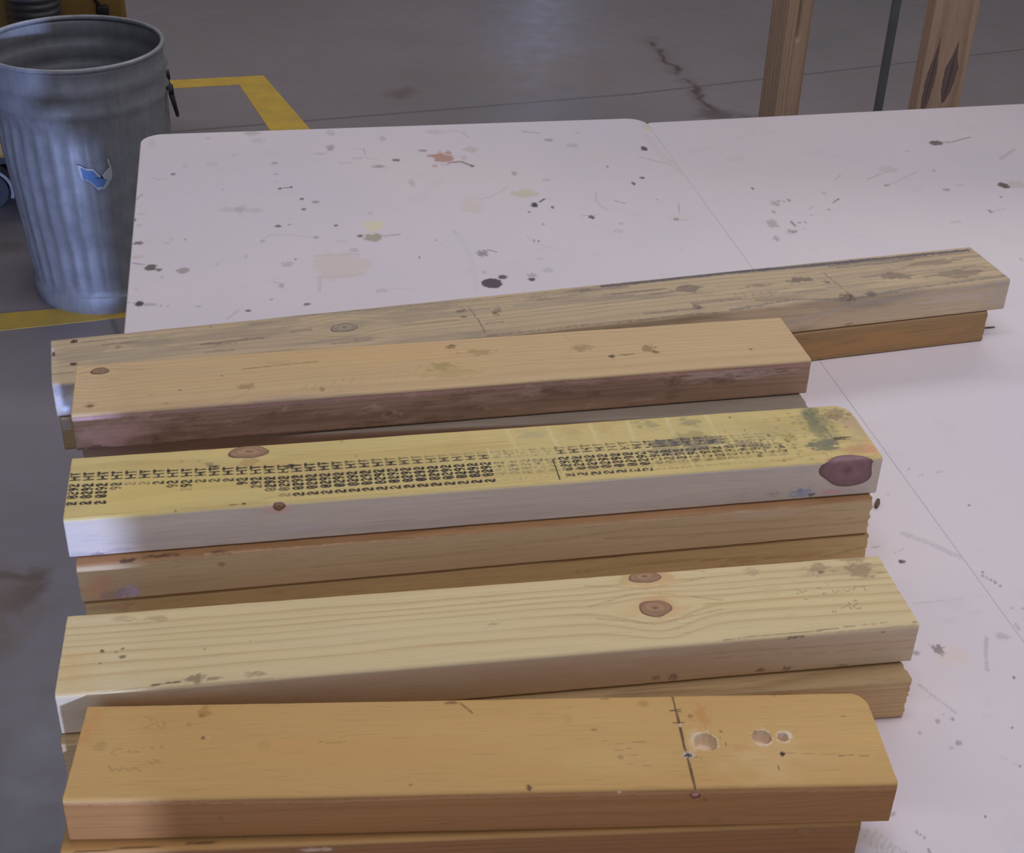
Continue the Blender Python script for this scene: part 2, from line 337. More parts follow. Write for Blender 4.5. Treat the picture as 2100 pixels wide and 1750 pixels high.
        [1,[[39.6,27.9],[43.4,27.8],[46.7,25.1]],0.45,[132,106,66],0.6,0.4],
        [1,[[49.9,34.8],[53.3,31.4],[55.7,34.7],[53.6,36.0],[59.0,31.9]],0.45,[132,106,66],0.6,0.4],
        [1,[[42.3,64.8],[45.8,67.5],[50.4,70.2],[53.2,64.5],[56.9,65.8],[55.3,70.1]],0.45,[132,106,66],0.6,0.4],
        [1,[[41.5,76.1],[47.0,73.1]],0.45,[132,106,66],0.6,0.4],
        [0,416.0,-6.9,4.3,3.7,[54,36,32],0.97,0.1,0.2],
        [0,415.9,-6.4,2.6,1.9,[116,76,66],0.9,0.35,0.35],
        [0,422.8,-11.8,1.0,1.4,[70,45,35],0.9,0.35,0.35],
        [0,100.7,-18.8,1.3,3.2,[80,55,30],0.7,0.35,0.35],
        [0,364.4,-2.6,2.0,1.4,[190,170,150],0.8,0.35,0.35],
        [0,265.5,-33.6,2.6,2.4,[84,60,40],0.6,0.35,0.35],
        [0,431.7,-32.9,7.4,2.9,[78,58,30],0.6,0.35,0.35],
        [1,[[0.8,-2.7],[148.4,-5.1],[309.1,-4.1],[554.2,-5.0]],1.86,[128,98,70],0.25,0.6],
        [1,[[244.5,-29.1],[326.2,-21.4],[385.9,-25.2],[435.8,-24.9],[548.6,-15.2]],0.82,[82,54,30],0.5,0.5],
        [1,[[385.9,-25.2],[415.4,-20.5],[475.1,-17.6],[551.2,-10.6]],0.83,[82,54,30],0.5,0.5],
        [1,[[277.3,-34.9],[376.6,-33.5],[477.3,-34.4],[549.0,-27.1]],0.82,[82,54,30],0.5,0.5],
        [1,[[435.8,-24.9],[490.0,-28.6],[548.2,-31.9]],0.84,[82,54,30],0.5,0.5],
    ],
    'a': [
        [1,[[8.5,1.5],[55.6,2.9],[119.1,6.3]],0.63,[50,34,24],0.8,0.3],
        [0,169.1,-5.2,16.2,2.4,[130,110,95],0.6,0.7,0.35],
        [0,500.0,-6.1,6.2,4.9,[80,58,34],0.6,0.35,0.35],
    ],
    'B': [
        [0,29.1,44.4,1.9,2.3,[70,54,40],0.85,0.35,0.35],
        [0,44.0,45.4,1.9,1.6,[70,54,40],0.7,0.35,0.35],
        [0,43.8,36.2,3.3,2.2,[92,72,52],0.8,0.35,0.35],
        [0,39.3,42.0,1.1,1.4,[70,54,40],0.5,0.35,0.35],
        [0,28.7,31.0,1.1,1.1,[70,54,40],0.6,0.35,0.35],
        [0,103.2,37.5,1.6,1.6,[120,100,76],0.6,0.35,0.35],
        [0,136.2,43.2,0.7,1.1,[70,54,40],0.8,0.35,0.35],
        [0,10.2,24.0,20.5,35.1,[172,140,86],0.45,0.5,1.0],
        [1,[[22.2,2.6],[68.4,1.4]],0.45,[84,64,48],0.6,0.7],
        [1,[[67.3,3.0],[76.4,3.7],[86.5,4.6]],1.12,[52,40,36],0.9,0.8],
        [0,97.6,6.4,7.7,4.6,[96,78,58],0.7,0.8,0.35],
        [0,109.9,4.9,6.2,2.1,[96,78,58],0.6,0.8,0.35],
        [0,139.7,6.3,7.7,2.8,[120,100,78],0.6,0.8,0.35],
        [0,40.8,79.5,9.7,3.8,[140,116,82],0.5,0.8,0.35],
        [0,66.6,77.1,8.6,3.1,[136,112,80],0.55,0.8,0.35],
        [1,[[-1.9,87.5],[36.0,86.4],[89.9,86.0]],0.45,[130,106,76],0.4,0.7],
        [0,608.0,70.8,46.5,12.0,[142,120,88],0.45,0.9,0.9],
        [0,589.5,76.3,11.3,7.4,[124,104,76],0.6,0.8,0.35],
        [0,622.8,71.3,15.5,9.6,[128,106,80],0.75,0.7,0.35],
        [0,622.1,85.1,12.8,3.1,[120,98,72],0.6,0.7,0.35],
        [1,[[635.8,66.6],[641.6,66.4]],0.56,[96,76,54],0.8,0.3],
        [0,534.5,79.3,5.6,5.2,[140,120,90],0.5,0.8,0.35],
        [0,591.0,72.3,3.1,1.7,[80,64,50],0.7,0.35,0.35],
        [0,543.1,54.1,11.0,7.6,[168,146,108],0.6,0.5,0.8],
        [1,[[618.2,45.3],[619.4,50.6],[612.5,51.4],[608.9,47.4]],0.48,[128,112,86],0.7,0.4],
        [1,[[607.2,48.7],[603.3,45.9],[601.3,48.3]],0.48,[128,112,86],0.7,0.4],
        [1,[[598.8,45.4],[597.1,48.8],[592.9,45.0],[591.9,48.3]],0.48,[128,112,86],0.7,0.4],
        [1,[[587.8,46.7],[583.3,46.1],[584.4,43.2]],0.48,[128,112,86],0.7,0.4],
        [1,[[584.1,52.5],[580.6,52.9]],0.48,[128,112,86],0.7,0.4],
        [1,[[563.0,53.9],[569.9,48.8]],0.48,[128,112,86],0.7,0.4],
        [1,[[562.7,48.5],[572.0,50.7]],0.48,[128,112,86],0.7,0.4],
        [1,[[565.6,40.3],[568.4,40.4]],0.48,[128,112,86],0.7,0.4],
        [1,[[589.4,59.6],[591.1,56.1]],0.49,[128,112,86],0.7,0.4],
        [1,[[607.3,25.2],[602.6,24.7],[602.2,28.3],[607.2,31.5],[606.6,34.8],[603.8,33.6]],0.48,[128,112,86],0.8,0.3],
        [1,[[592.1,27.0],[599.5,29.9],[600.4,33.4],[598.5,25.1]],0.47,[128,112,86],0.8,0.3],
        [1,[[585.5,22.5],[585.6,24.6]],0.47,[128,112,86],0.8,0.3],
        [1,[[583.4,22.3],[583.7,24.2]],0.47,[128,112,86],0.8,0.3],
        [1,[[488.4,1.6],[513.1,2.6],[540.5,2.7],[572.5,3.5],[595.4,5.5],[620.7,5.7]],0.59,[78,60,54],0.75,0.8],
        [0,545.7,-2.3,7.9,1.5,[56,44,46],0.8,0.8,0.35],
        [0,642.5,3.9,2.4,1.2,[70,54,40],0.7,0.35,0.35],
        [0,318.0,40.3,5.9,1.7,[110,92,70],0.6,0.35,0.35],
        [1,[[309.9,35.6],[325.8,42.3]],0.55,[110,92,70],0.4,0.3],
        [0,446.5,75.6,27.1,13.4,[176,140,92],0.5,0.5,0.9],
        [0,444.7,43.8,37.9,19.8,[176,140,96],0.5,0.5,0.9],
        [0,239.9,38.4,183.0,22.5,[188,170,130],0.4,0.4,1.0],
        [1,[[395.2,51.5],[426.2,61.2],[450.8,62.2],[473.7,56.1],[500.8,47.6]],0.75,[146,110,72],0.55,0.5],
        [1,[[392.6,38.8],[419.5,31.9],[441.8,25.5],[467.0,30.4],[497.7,36.6]],0.75,[146,110,72],0.55,0.5],
        [0,451.4,44.9,23.5,16.8,[168,132,90],0.6,0.4,0.7],
        [1,[[398.8,86.5],[427.2,94.4],[449.8,94.6],[471.4,90.4],[497.1,84.4]],0.77,[146,110,72],0.55,0.5],
        [1,[[396.9,77.3],[422.5,73.1],[443.5,67.9],[466.7,71.7],[494.8,76.4]],0.77,[146,110,72],0.55,0.5],
        [0,451.3,82.0,21.8,12.1,[168,132,90],0.6,0.4,0.7],
        [0,522.0,-33.1,4.2,2.2,[70,54,40],0.7,0.7,0.35],
        [0,542.9,-33.2,4.8,2.2,[70,54,40],0.7,0.7,0.35],
        [0,587.9,-34.6,5.7,1.1,[70,54,40],0.5,0.7,0.35],
        [1,[[482.4,-10.9],[551.1,-13.0],[642.5,-15.5]],0.62,[112,88,72],0.5,0.5],
        [1,[[483.0,-16.1],[538.1,-18.6],[642.5,-22.6]],0.45,[112,88,72],0.5,0.5],
        [1,[[494.7,-0.1],[563.0,-0.3],[642.1,1.1]],0.96,[140,122,112],0.6,0.5],
        [0,616.4,-4.1,2.3,1.4,[70,54,40],0.5,0.35,0.35],
        [1,[[-2.0,2.0],[22.8,2.6],[72.6,1.1],[152.4,0.5]],0.78,[172,146,112],0.7,0.3],
        [0,452.1,-31.8,4.7,4.0,[70,54,40],0.6,0.7,0.35],
        [0,438.7,-31.3,3.9,2.5,[70,54,40],0.5,0.35,0.35],
    ],
    'C': [
        [0,74.2,28.2,100.8,42.6,[184,162,92],0.5,0.4,1.0],
        [1,[[366.8,86.2],[371.1,54.5]],2.54,[190,174,126],0.6,0.5],
        [1,[[403.9,84.7],[406.5,54.6]],2.56,[190,174,126],0.6,0.5],
        [1,[[441.8,85.5],[442.6,56.1]],2.57,[190,174,126],0.6,0.5],
        [1,[[476.1,86.0],[474.1,48.2]],2.59,[190,174,126],0.6,0.5],
        [1,[[512.0,86.3],[512.0,49.5]],2.61,[190,174,126],0.6,0.5],
        [1,[[548.7,88.3],[548.9,51.9]],2.63,[190,174,126],0.6,0.5],
        [1,[[512.0,49.5],[515.6,5.8]],1.7,[186,170,122],0.55,0.5],
        [1,[[484.5,44.5],[483.3,12.3]],1.68,[186,170,122],0.55,0.5],
        [1,[[546.9,45.1],[549.9,9.5]],1.7,[186,170,122],0.55,0.5],
        [1,[[346.2,57.8],[349.8,16.6]],1.66,[186,170,122],0.55,0.5],
        [1,[[405.3,54.7],[404.4,9.4]],1.67,[186,170,122],0.55,0.5],
        [0,387.8,75.6,16.1,12.4,[140,132,104],0.55,0.6,0.9],
        [0,422.5,75.2,16.1,14.0,[150,130,92],0.5,0.6,0.9],
        [0,588.1,50.0,38.8,20.1,[160,146,104],0.55,0.6,0.9],
        [0,543.2,63.7,69.1,26.7,[164,148,102],0.45,0.6,1.0],
        [0,427.7,39.6,137.8,30.0,[166,150,106],0.35,0.6,1.0],
        [0,453.1,75.2,12.8,15.7,[158,120,78],0.35,0.7,0.9],
        [0,493.7,78.1,15.5,11.0,[120,112,88],0.6,0.7,0.8],
        [0,529.1,76.8,14.7,9.5,[112,104,76],0.6,0.7,0.8],
        [0,526.9,53.9,17.1,7.6,[120,108,70],0.5,0.7,0.35],
        [0,327.8,75.5,16.7,15.4,[172,140,90],0.35,0.7,0.9],
        [0,500.5,37.9,25.2,12.0,[92,88,80],0.5,0.8,0.7],
        [0,531.7,40.0,21.2,10.5,[88,84,78],0.55,0.8,0.7],
        [0,544.5,24.5,25.2,13.3,[150,130,70],0.4,0.7,0.9],
        [1,[[190.2,81.7],[191.3,62.8]],0.61,[196,176,120],0.5,0.3],
        [0,78.5,88.5,3.2,2.3,[130,110,72],0.5,0.6,0.35],
        [0,89.6,71.5,2.4,2.2,[130,110,72],0.5,0.6,0.35],
        [0,104.0,69.7,1.6,2.2,[130,110,72],0.5,0.6,0.35],
        [0,53.1,91.8,3.2,2.3,[130,110,72],0.5,0.6,0.35],
        [0,223.6,85.0,2.1,2.3,[130,110,72],0.5,0.6,0.35],
        [0,234.1,60.9,1.2,2.2,[130,110,72],0.5,0.6,0.35],
        [1,[[128.2,3.4],[134.7,3.8]],0.77,[52,42,34],0.85,0.6],
        [0,139.7,3.9,2.3,2.0,[52,42,34],0.8,0.35,0.35],
        [0,86.3,1.6,1.5,1.3,[80,62,40],0.7,0.35,0.35],
        [1,[[0.2,3.2],[63.6,4.0],[178.3,2.1],[297.0,3.6],[548.4,9.0]],0.93,[150,118,70],0.4,0.5],
        [0,122.9,82.8,16.2,10.6,[190,164,104],0.5,0.5,0.9],
        [0,164.7,55.2,24.0,7.3,[170,134,82],0.4,0.6,0.9],
        [0,144.8,62.9,10.4,7.3,[140,106,62],0.5,0.6,0.35],
        [0,677.0,54.4,31.3,41.8,[152,130,106],0.8,0.5,0.9],
        [0,595.6,57.1,30.9,26.1,[150,134,84],0.4,0.8,0.9],
        [0,609.7,42.0,12.3,9.1,[132,116,58],0.6,0.7,0.8],
        [0,643.0,62.6,19.8,40.1,[104,102,76],0.7,0.6,1.0],
        [0,641.6,58.9,11.4,28.3,[90,92,72],0.6,0.8,0.8],
        [0,637.8,25.3,16.3,10.7,[88,90,76],0.8,0.7,0.6],
        [0,647.1,79.8,6.3,9.6,[78,86,66],0.6,0.8,0.35],
        [0,663.9,71.7,13.7,9.5,[112,96,70],0.6,0.9,0.35],
        [0,656.1,34.2,9.2,2.9,[60,54,44],0.85,0.7,0.35],
        [0,610.1,90.4,9.5,5.0,[150,128,90],0.5,0.8,0.35],
        [0,701.7,109.0,2.4,1.8,[64,64,52],0.22823859267211977,0.8,0.35],
        [0,650.7,102.0,1.2,2.0,[64,64,52],0.23410160597642105,0.8,0.35],
        [0,645.5,62.7,1.6,1.7,[64,64,52],0.4213513361876481,0.8,0.35],
        [0,626.7,45.9,2.0,1.8,[64,64,52],0.2878162247037461,0.8,0.35],
        [0,626.4,22.1,1.4,1.3,[64,64,52],0.46751332113354716,0.8,0.35],
        [0,633.3,12.7,2.2,0.9,[64,64,52],0.412089528696687,0.8,0.35],
        [0,623.0,64.2,2.6,1.2,[64,64,52],0.38902705993560294,0.8,0.35],
        [0,675.9,119.0,2.3,1.3,[64,64,52],0.4489660622822937,0.8,0.35],
        [0,638.0,39.5,2.3,1.4,[64,64,52],0.4276116383464757,0.8,0.35],
        [0,626.0,25.2,2.4,1.4,[64,64,52],0.3439051770536825,0.8,0.35],
        [0,641.7,76.7,1.4,2.1,[64,64,52],0.28261231308442314,0.8,0.35],
        [0,621.0,52.4,2.0,1.2,[64,64,52],0.2540862622529286,0.8,0.35],
        [0,605.5,58.2,1.9,2.1,[64,64,52],0.26173251446870566,0.8,0.35],
        [0,614.7,42.3,2.6,1.7,[64,64,52],0.38206513640300444,0.8,0.35],
        [0,599.5,72.0,2.3,1.0,[64,64,52],0.310785891828326,0.8,0.35],
        [0,612.0,50.7,1.2,2.0,[64,64,52],0.23802649391549163,0.8,0.35],
        [0,644.9,95.4,2.5,2.3,[64,64,52],0.41244343120617255,0.8,0.35],
        [0,657.7,45.0,2.1,1.0,[64,64,52],0.4039652501672214,0.8,0.35],
        [0,677.9,85.0,2.1,1.9,[64,64,52],0.3569149326577569,0.8,0.35],
        [0,660.0,82.1,1.8,1.1,[64,64,52],0.3442241005778194,0.8,0.35],
        [0,651.3,48.8,1.6,0.9,[64,64,52],0.358324979964051,0.8,0.35],
        [0,661.0,71.2,1.6,1.4,[64,64,52],0.4728363739307891,0.8,0.35],
        [0,622.6,0.8,1.4,1.4,[64,64,52],0.22798763262542415,0.8,0.35],
        [0,636.4,69.9,1.9,1.9,[64,64,52],0.4841421989497032,0.8,0.35],
        [0,670.4,82.1,2.4,2.1,[64,64,52],0.27612655842861,0.8,0.35],
        [0,634.4,10.1,1.3,1.6,[64,64,52],0.29536577685227705,0.8,0.35],
        [0,666.6,34.9,1.0,1.5,[64,64,52],0.3169564621940659,0.8,0.35],
        [0,610.6,25.0,1.1,1.5,[64,64,52],0.3213781186543447,0.8,0.35],
        [0,653.6,69.9,1.2,2.2,[64,64,52],0.2731689479969105,0.8,0.35],
        [0,637.8,68.5,1.5,1.2,[64,64,52],0.3608949353191742,0.8,0.35],
        [0,654.9,53.1,1.6,1.8,[64,64,52],0.46541449474562263,0.8,0.35],
        [0,611.7,69.5,2.5,1.0,[64,64,52],0.3764879467567376,0.8,0.35],
        [0,624.7,64.9,2.6,1.6,[64,64,52],0.20268994197513074,0.8,0.35],
        [0,648.9,39.3,2.4,1.2,[64,64,52],0.40074127193965225,0.8,0.35],
        [0,627.6,53.7,2.1,1.3,[64,64,52],0.31156428476284675,0.8,0.35],
        [0,628.5,20.4,2.2,1.5,[64,64,52],0.2479914995059994,0.8,0.35],
        [0,610.8,10.7,1.8,2.0,[64,64,52],0.20034452412316922,0.8,0.35],
        [0,629.3,52.8,2.1,1.6,[64,64,52],0.39912290904638265,0.8,0.35],
        [0,625.1,20.7,1.8,1.6,[64,64,52],0.3999130774880877,0.8,0.35],
        [0,624.9,73.7,2.0,2.0,[64,64,52],0.34406754092256586,0.8,0.35],
        [0,636.4,41.4,2.4,1.7,[64,64,52],0.39304173624080796,0.8,0.35],
        [0,646.0,92.6,2.2,1.1,[64,64,52],0.4599317815363408,0.8,0.35],
        [0,628.9,31.1,1.1,1.0,[64,64,52],0.46820655698216423,0.8,0.35],
        [0,628.6,60.9,1.5,1.8,[64,64,52],0.24844809374555352,0.8,0.35],
        [0,623.3,61.7,2.2,0.9,[64,64,52],0.4432689274895631,0.8,0.35],
        [0,649.8,25.2,1.8,1.2,[64,64,52],0.4660165275987063,0.8,0.35],
        [0,613.5,46.4,1.1,1.7,[64,64,52],0.4705719924732547,0.8,0.35],
        [0,634.4,53.5,2.0,2.1,[64,64,52],0.2600826139752932,0.8,0.35],
        [0,644.3,37.9,2.2,1.5,[64,64,52],0.3915855729823968,0.8,0.35],
        [0,613.6,19.4,2.0,1.6,[64,64,52],0.40921578607037584,0.8,0.35],
        [0,619.2,6.7,1.6,2.0,[64,64,52],0.2562665888988774,0.8,0.35],
        [0,619.6,6.9,2.6,1.1,[64,64,52],0.2798294142126016,0.8,0.35],
        [0,660.3,80.4,1.8,2.1,[64,64,52],0.2629112928823837,0.8,0.35],
        [0,646.5,76.3,2.4,2.0,[64,64,52],0.4732250684134647,0.8,0.35],
        [0,643.1,27.4,1.2,1.5,[64,64,52],0.4779857622603868,0.8,0.35],
        [0,650.7,56.2,2.1,1.3,[64,64,52],0.24078161783020516,0.8,0.35],
        [0,625.5,40.7,2.6,1.6,[64,64,52],0.31505611799908184,0.8,0.35],
        [0,625.8,29.3,2.2,1.0,[64,64,52],0.263759054668319,0.8,0.35],
        [0,610.8,25.4,2.0,1.8,[64,64,52],0.39097926768376134,0.8,0.35],
        [0,612.3,71.9,1.3,1.2,[64,64,52],0.49806159120169136,0.8,0.35],
        [0,628.7,34.1,2.4,1.2,[64,64,52],0.2145620557569427,0.8,0.35],
        [0,651.5,80.9,1.7,1.5,[64,64,52],0.48260732573740595,0.8,0.35],
        [0,610.1,75.0,0.9,2.2,[64,64,52],0.299900207657679,0.8,0.35],
        [0,668.0,50.9,1.7,1.8,[64,64,52],0.38849749621251495,0.8,0.35],
        [0,653.3,47.4,1.6,1.7,[64,64,52],0.2086187771540447,0.8,0.35],
        [0,631.5,63.9,1.3,1.2,[64,64,52],0.395275809314954,0.8,0.35],
        [0,623.9,79.7,1.4,1.3,[64,64,52],0.4191819088927739,0.8,0.35],
        [0,661.8,67.2,2.2,1.3,[64,64,52],0.29727044308903827,0.8,0.35],
        [0,666.5,70.0,2.0,1.9,[64,64,52],0.28876924789101704,0.8,0.35],
        [0,673.1,66.2,2.7,1.0,[64,64,52],0.22138063556797666,0.8,0.35],
        [0,630.6,23.7,1.6,1.7,[64,64,52],0.42811762035780015,0.8,0.35],
        [0,661.5,71.4,2.7,1.5,[64,64,52],0.3408690480336699,0.8,0.35],
        [0,639.0,76.8,1.2,1.7,[64,64,52],0.4713002753118552,0.8,0.35],
        [0,631.5,29.8,1.1,2.0,[64,64,52],0.2369574883443132,0.8,0.35],
        [0,608.9,24.6,1.4,1.0,[64,64,52],0.22603886086388358,0.8,0.35],
        [0,648.1,50.1,0.9,2.1,[64,64,52],0.4346450545123332,0.8,0.35],
        [0,658.4,67.9,2.5,2.0,[64,64,52],0.40055590419820775,0.8,0.35],
        [0,629.9,62.2,2.7,1.6,[64,64,52],0.2252093744112262,0.8,0.35],
        [0,638.7,24.9,2.2,1.7,[64,64,52],0.42284568536015377,0.8,0.35],
        [0,637.7,37.5,1.3,1.4,[64,64,52],0.27998865054720373,0.8,0.35],
        [0,606.0,30.3,0.9,1.8,[44,42,40],0.43927244126850673,0.8,0.35],
        [0,576.8,52.5,2.1,1.2,[44,42,40],0.3543705223665794,0.8,0.35],
        [0,577.1,19.4,1.2,1.6,[44,42,40],0.5373640749144429,0.8,0.35],
        [0,601.3,21.0,0.7,0.9,[44,42,40],0.3407308504544656,0.8,0.35],
        [0,593.8,6.4,1.4,1.4,[44,42,40],0.37247489942293954,0.8,0.35],
        [0,551.1,40.4,2.0,1.3,[44,42,40],0.4471877531042483,0.8,0.35],
        [0,563.6,29.1,1.7,1.4,[44,42,40],0.4772344145005941,0.8,0.35],
        [0,572.2,25.8,1.6,1.6,[44,42,40],0.6155531539395944,0.8,0.35],
        [0,614.4,29.7,1.2,0.9,[44,42,40],0.43113967663828856,0.8,0.35],
        [0,606.5,38.4,1.5,1.0,[44,42,40],0.5839791024949054,0.8,0.35],
        [0,594.6,45.2,1.9,1.0,[44,42,40],0.3656406391098201,0.8,0.35],
        [0,599.9,22.4,0.8,1.5,[44,42,40],0.5485425754745551,0.8,0.35],
        [0,590.2,37.2,1.1,1.8,[44,42,40],0.4219370115405676,0.8,0.35],
        [0,562.5,42.0,1.0,2.1,[44,42,40],0.3173394861306837,0.8,0.35],
        [0,583.6,25.3,1.7,1.2,[44,42,40],0.5270041687881171,0.8,0.35],
        [0,548.9,16.2,1.0,1.9,[44,42,40],0.6030900211380086,0.8,0.35],
        [0,599.9,28.1,1.9,2.1,[44,42,40],0.42930487622645885,0.8,0.35],
        [0,583.8,32.2,0.8,1.8,[44,42,40],0.32109770572137536,0.8,0.35],
        [0,594.4,46.9,1.7,1.9,[44,42,40],0.629315826174432,0.8,0.35],
        [0,575.7,38.1,1.3,1.8,[44,42,40],0.575702064657065,0.8,0.35],
        [0,552.7,28.9,0.7,1.2,[44,42,40],0.5568082176579212,0.8,0.35],
        [0,615.9,36.8,0.7,1.4,[44,42,40],0.6053535664639498,0.8,0.35],
        [0,581.1,28.6,1.9,1.9,[44,42,40],0.35107472094729597,0.8,0.35],
        [0,582.7,30.6,0.9,1.5,[44,42,40],0.38847368128217175,0.8,0.35],
        [0,595.7,6.9,0.9,1.6,[44,42,40],0.39170913266003154,0.8,0.35],
        [0,557.9,57.5,0.9,1.1,[44,42,40],0.4681977760556212,0.8,0.35],
        [0,551.5,51.6,0.7,1.0,[44,42,40],0.6381142047020032,0.8,0.35],
        [0,583.1,31.9,2.1,1.8,[44,42,40],0.3103782139616757,0.8,0.35],
        [0,591.0,27.7,0.6,1.9,[44,42,40],0.4073811753564834,0.8,0.35],
        [0,599.8,31.1,1.9,1.7,[44,42,40],0.6404675974639724,0.8,0.35],
        [0,575.3,17.9,1.9,1.6,[44,42,40],0.47721975299203767,0.8,0.35],
        [0,578.5,37.4,0.9,1.4,[44,42,40],0.5264778029947996,0.8,0.35],
        [0,575.9,57.5,0.8,1.9,[44,42,40],0.6065051979132507,0.8,0.35],
        [0,608.1,36.4,2.0,1.5,[44,42,40],0.5402975723425947,0.8,0.35],
        [0,569.1,80.1,2.2,1.9,[44,42,40],0.48572062812616656,0.8,0.35],
        [0,590.5,24.2,1.4,1.0,[44,42,40],0.3978370300029423,0.8,0.35],
        [0,566.9,34.5,1.3,1.0,[44,42,40],0.30902318560425596,0.8,0.35],
        [0,567.1,24.5,1.8,1.4,[44,42,40],0.36978461559174813,0.8,0.35],
        [0,555.7,37.4,1.7,1.9,[44,42,40],0.4618615471770854,0.8,0.35],
        [0,608.7,34.3,2.0,1.3,[44,42,40],0.46344779500909283,0.8,0.35],
        [0,557.6,34.3,0.7,1.5,[44,42,40],0.357262742239609,0.8,0.35],
        [0,580.1,31.6,0.6,1.4,[44,42,40],0.44989283360941756,0.8,0.35],
        [0,587.9,40.9,0.7,1.4,[44,42,40],0.5334011868793943,0.8,0.35],
        [0,565.7,26.7,1.9,0.9,[44,42,40],0.3754447537940593,0.8,0.35],
        [0,566.0,32.1,1.4,1.6,[44,42,40],0.3258297986245925,0.8,0.35],
        [0,566.9,34.2,1.8,1.7,[44,42,40],0.4067105434166981,0.8,0.35],
        [0,607.9,26.9,0.6,1.3,[44,42,40],0.5339580797591558,0.8,0.35],
        [0,611.3,21.9,0.8,1.6,[44,42,40],0.3058819026901696,0.8,0.35],
        [0,601.6,21.1,0.8,1.1,[44,42,40],0.5900219889711559,0.8,0.35],
        [0,611.3,30.2,2.2,2.0,[44,42,40],0.4152821634159293,0.8,0.35],
        [0,551.5,40.3,1.3,1.1,[44,42,40],0.3636799037252886,0.8,0.35],
        [0,567.5,39.3,0.7,2.0,[44,42,40],0.45724123413935625,0.8,0.35],
        [0,598.9,30.2,2.1,1.1,[44,42,40],0.3893529720849062,0.8,0.35],
        [0,583.9,36.4,1.1,1.3,[44,42,40],0.33119865830212153,0.8,0.35],
        [0,584.6,39.6,2.0,1.4,[44,42,40],0.6428481610998521,0.8,0.35],
        [0,610.4,15.1,0.8,1.9,[44,42,40],0.6292543188070483,0.8,0.35],
        [0,595.3,39.1,1.4,1.6,[44,42,40],0.3259317106748592,0.8,0.35],
        [0,570.9,27.6,0.8,1.0,[44,42,40],0.31157914197353176,0.8,0.35],
        [0,576.3,16.3,1.5,1.9,[44,42,40],0.5382132365107225,0.8,0.35],
        [0,588.5,21.6,1.4,1.0,[44,42,40],0.3340717274145874,0.8,0.35],
        [0,664.5,14.5,19.3,13.2,[158,116,84],0.7,0.4,0.8],
        [0,676.4,14.8,7.1,10.6,[176,128,96],0.6,0.35,0.35],
        [0,611.9,-30.5,11.8,5.2,[84,92,106],0.75,0.7,0.6],
        [0,621.9,-33.3,3.7,2.2,[48,52,62],0.8,0.7,0.35],
        [0,610.0,-27.9,3.2,2.7,[70,84,96],0.7,0.7,0.35],
        [0,585.6,-29.9,7.4,3.2,[92,92,96],0.6,0.8,0.7],
        [0,559.2,-27.5,7.4,2.0,[104,102,104],0.5,0.8,0.35],
        [0,641.8,-32.1,13.0,3.5,[130,96,98],0.6,0.6,0.7],
        [0,608.8,-9.6,6.4,10.9,[112,104,102],0.4,0.8,0.8],
        [0,649.7,3.7,24.6,4.8,[160,110,82],0.7,0.4,0.35],
        [0,167.1,-4.2,13.9,8.6,[138,112,102],0.75,0.3,0.5],
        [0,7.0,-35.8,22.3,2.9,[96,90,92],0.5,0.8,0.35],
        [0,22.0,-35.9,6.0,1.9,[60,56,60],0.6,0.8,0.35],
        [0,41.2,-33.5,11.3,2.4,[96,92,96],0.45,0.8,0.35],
        [0,184.7,-26.9,23.6,3.9,[120,112,112],0.4,0.8,0.35],
        [1,[[410.9,-4.0],[456.5,-0.7]],0.83,[112,104,110],0.35,0.8],
        [1,[[425.8,-3.9],[471.6,-0.7]],0.84,[112,104,110],0.35,0.8],
        [1,[[440.8,-3.9],[486.8,-0.6]],0.84,[112,104,110],0.35,0.8],
        [1,[[455.9,-3.9],[502.1,-0.6]],0.85,[112,104,110],0.35,0.8],
        [1,[[471.1,-3.9],[517.4,-0.6]],0.85,[112,104,110],0.35,0.8],
        [1,[[486.3,-3.8],[532.8,-0.5]],0.85,[112,104,110],0.35,0.8],
        [1,[[501.6,-3.8],[548.2,-0.5]],0.86,[112,104,110],0.35,0.8],
        [1,[[516.9,-3.8],[563.7,-0.5]],0.86,[112,104,110],0.35,0.8],
        [1,[[532.3,-3.8],[579.3,-0.4]],0.87,[112,104,110],0.35,0.8],
        [1,[[547.7,-3.7],[594.9,-0.4]],0.87,[112,104,110],0.35,0.8],
        [1,[[563.3,-3.7],[610.6,-0.4]],0.87,[112,104,110],0.35,0.8],
        [1,[[70.1,-11.2],[146.3,-15.7],[240.6,-11.2]],0.75,[142,126,116],0.45,0.5],
        [1,[[209.4,-0.5],[288.5,-5.0],[385.9,-0.2]],0.78,[142,126,116],0.45,0.5],
        [1,[[382.2,-9.3],[466.0,-14.0],[568.3,-9.2]],0.83,[142,126,116],0.45,0.5],
    ],
    'c': [
        [1,[[2.2,0.8],[54.9,-0.4],[100.7,-0.4]],1.89,[140,106,76],0.5,0.6],
        [0,39.7,1.8,7.6,3.2,[60,40,34],0.8,0.7,0.35],
        [0,66.2,4.4,15.3,2.6,[60,44,36],0.7,0.7,0.35],
        [0,112.3,2.4,11.6,2.6,[70,50,40],0.6,0.7,0.35],
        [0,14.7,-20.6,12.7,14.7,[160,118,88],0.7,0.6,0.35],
        [0,37.2,-30.7,11.4,7.0,[112,100,118],0.7,0.7,0.35],  # blue-grey patch low on the left front end
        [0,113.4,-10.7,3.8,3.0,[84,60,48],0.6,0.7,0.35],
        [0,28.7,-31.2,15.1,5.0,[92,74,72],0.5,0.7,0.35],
        [1,[[100.9,1.6],[290.2,-0.6],[631.2,-4.6]],1.52,[136,112,88],0.35,0.7],
        [0,569.4,-6.2,58.5,6.3,[142,122,104],0.5,0.6,0.8],
        [1,[[153.7,-21.2],[290.3,-20.9],[457.2,-10.3],[633.1,-16.3]],1.17,[104,78,52],0.35,0.5],
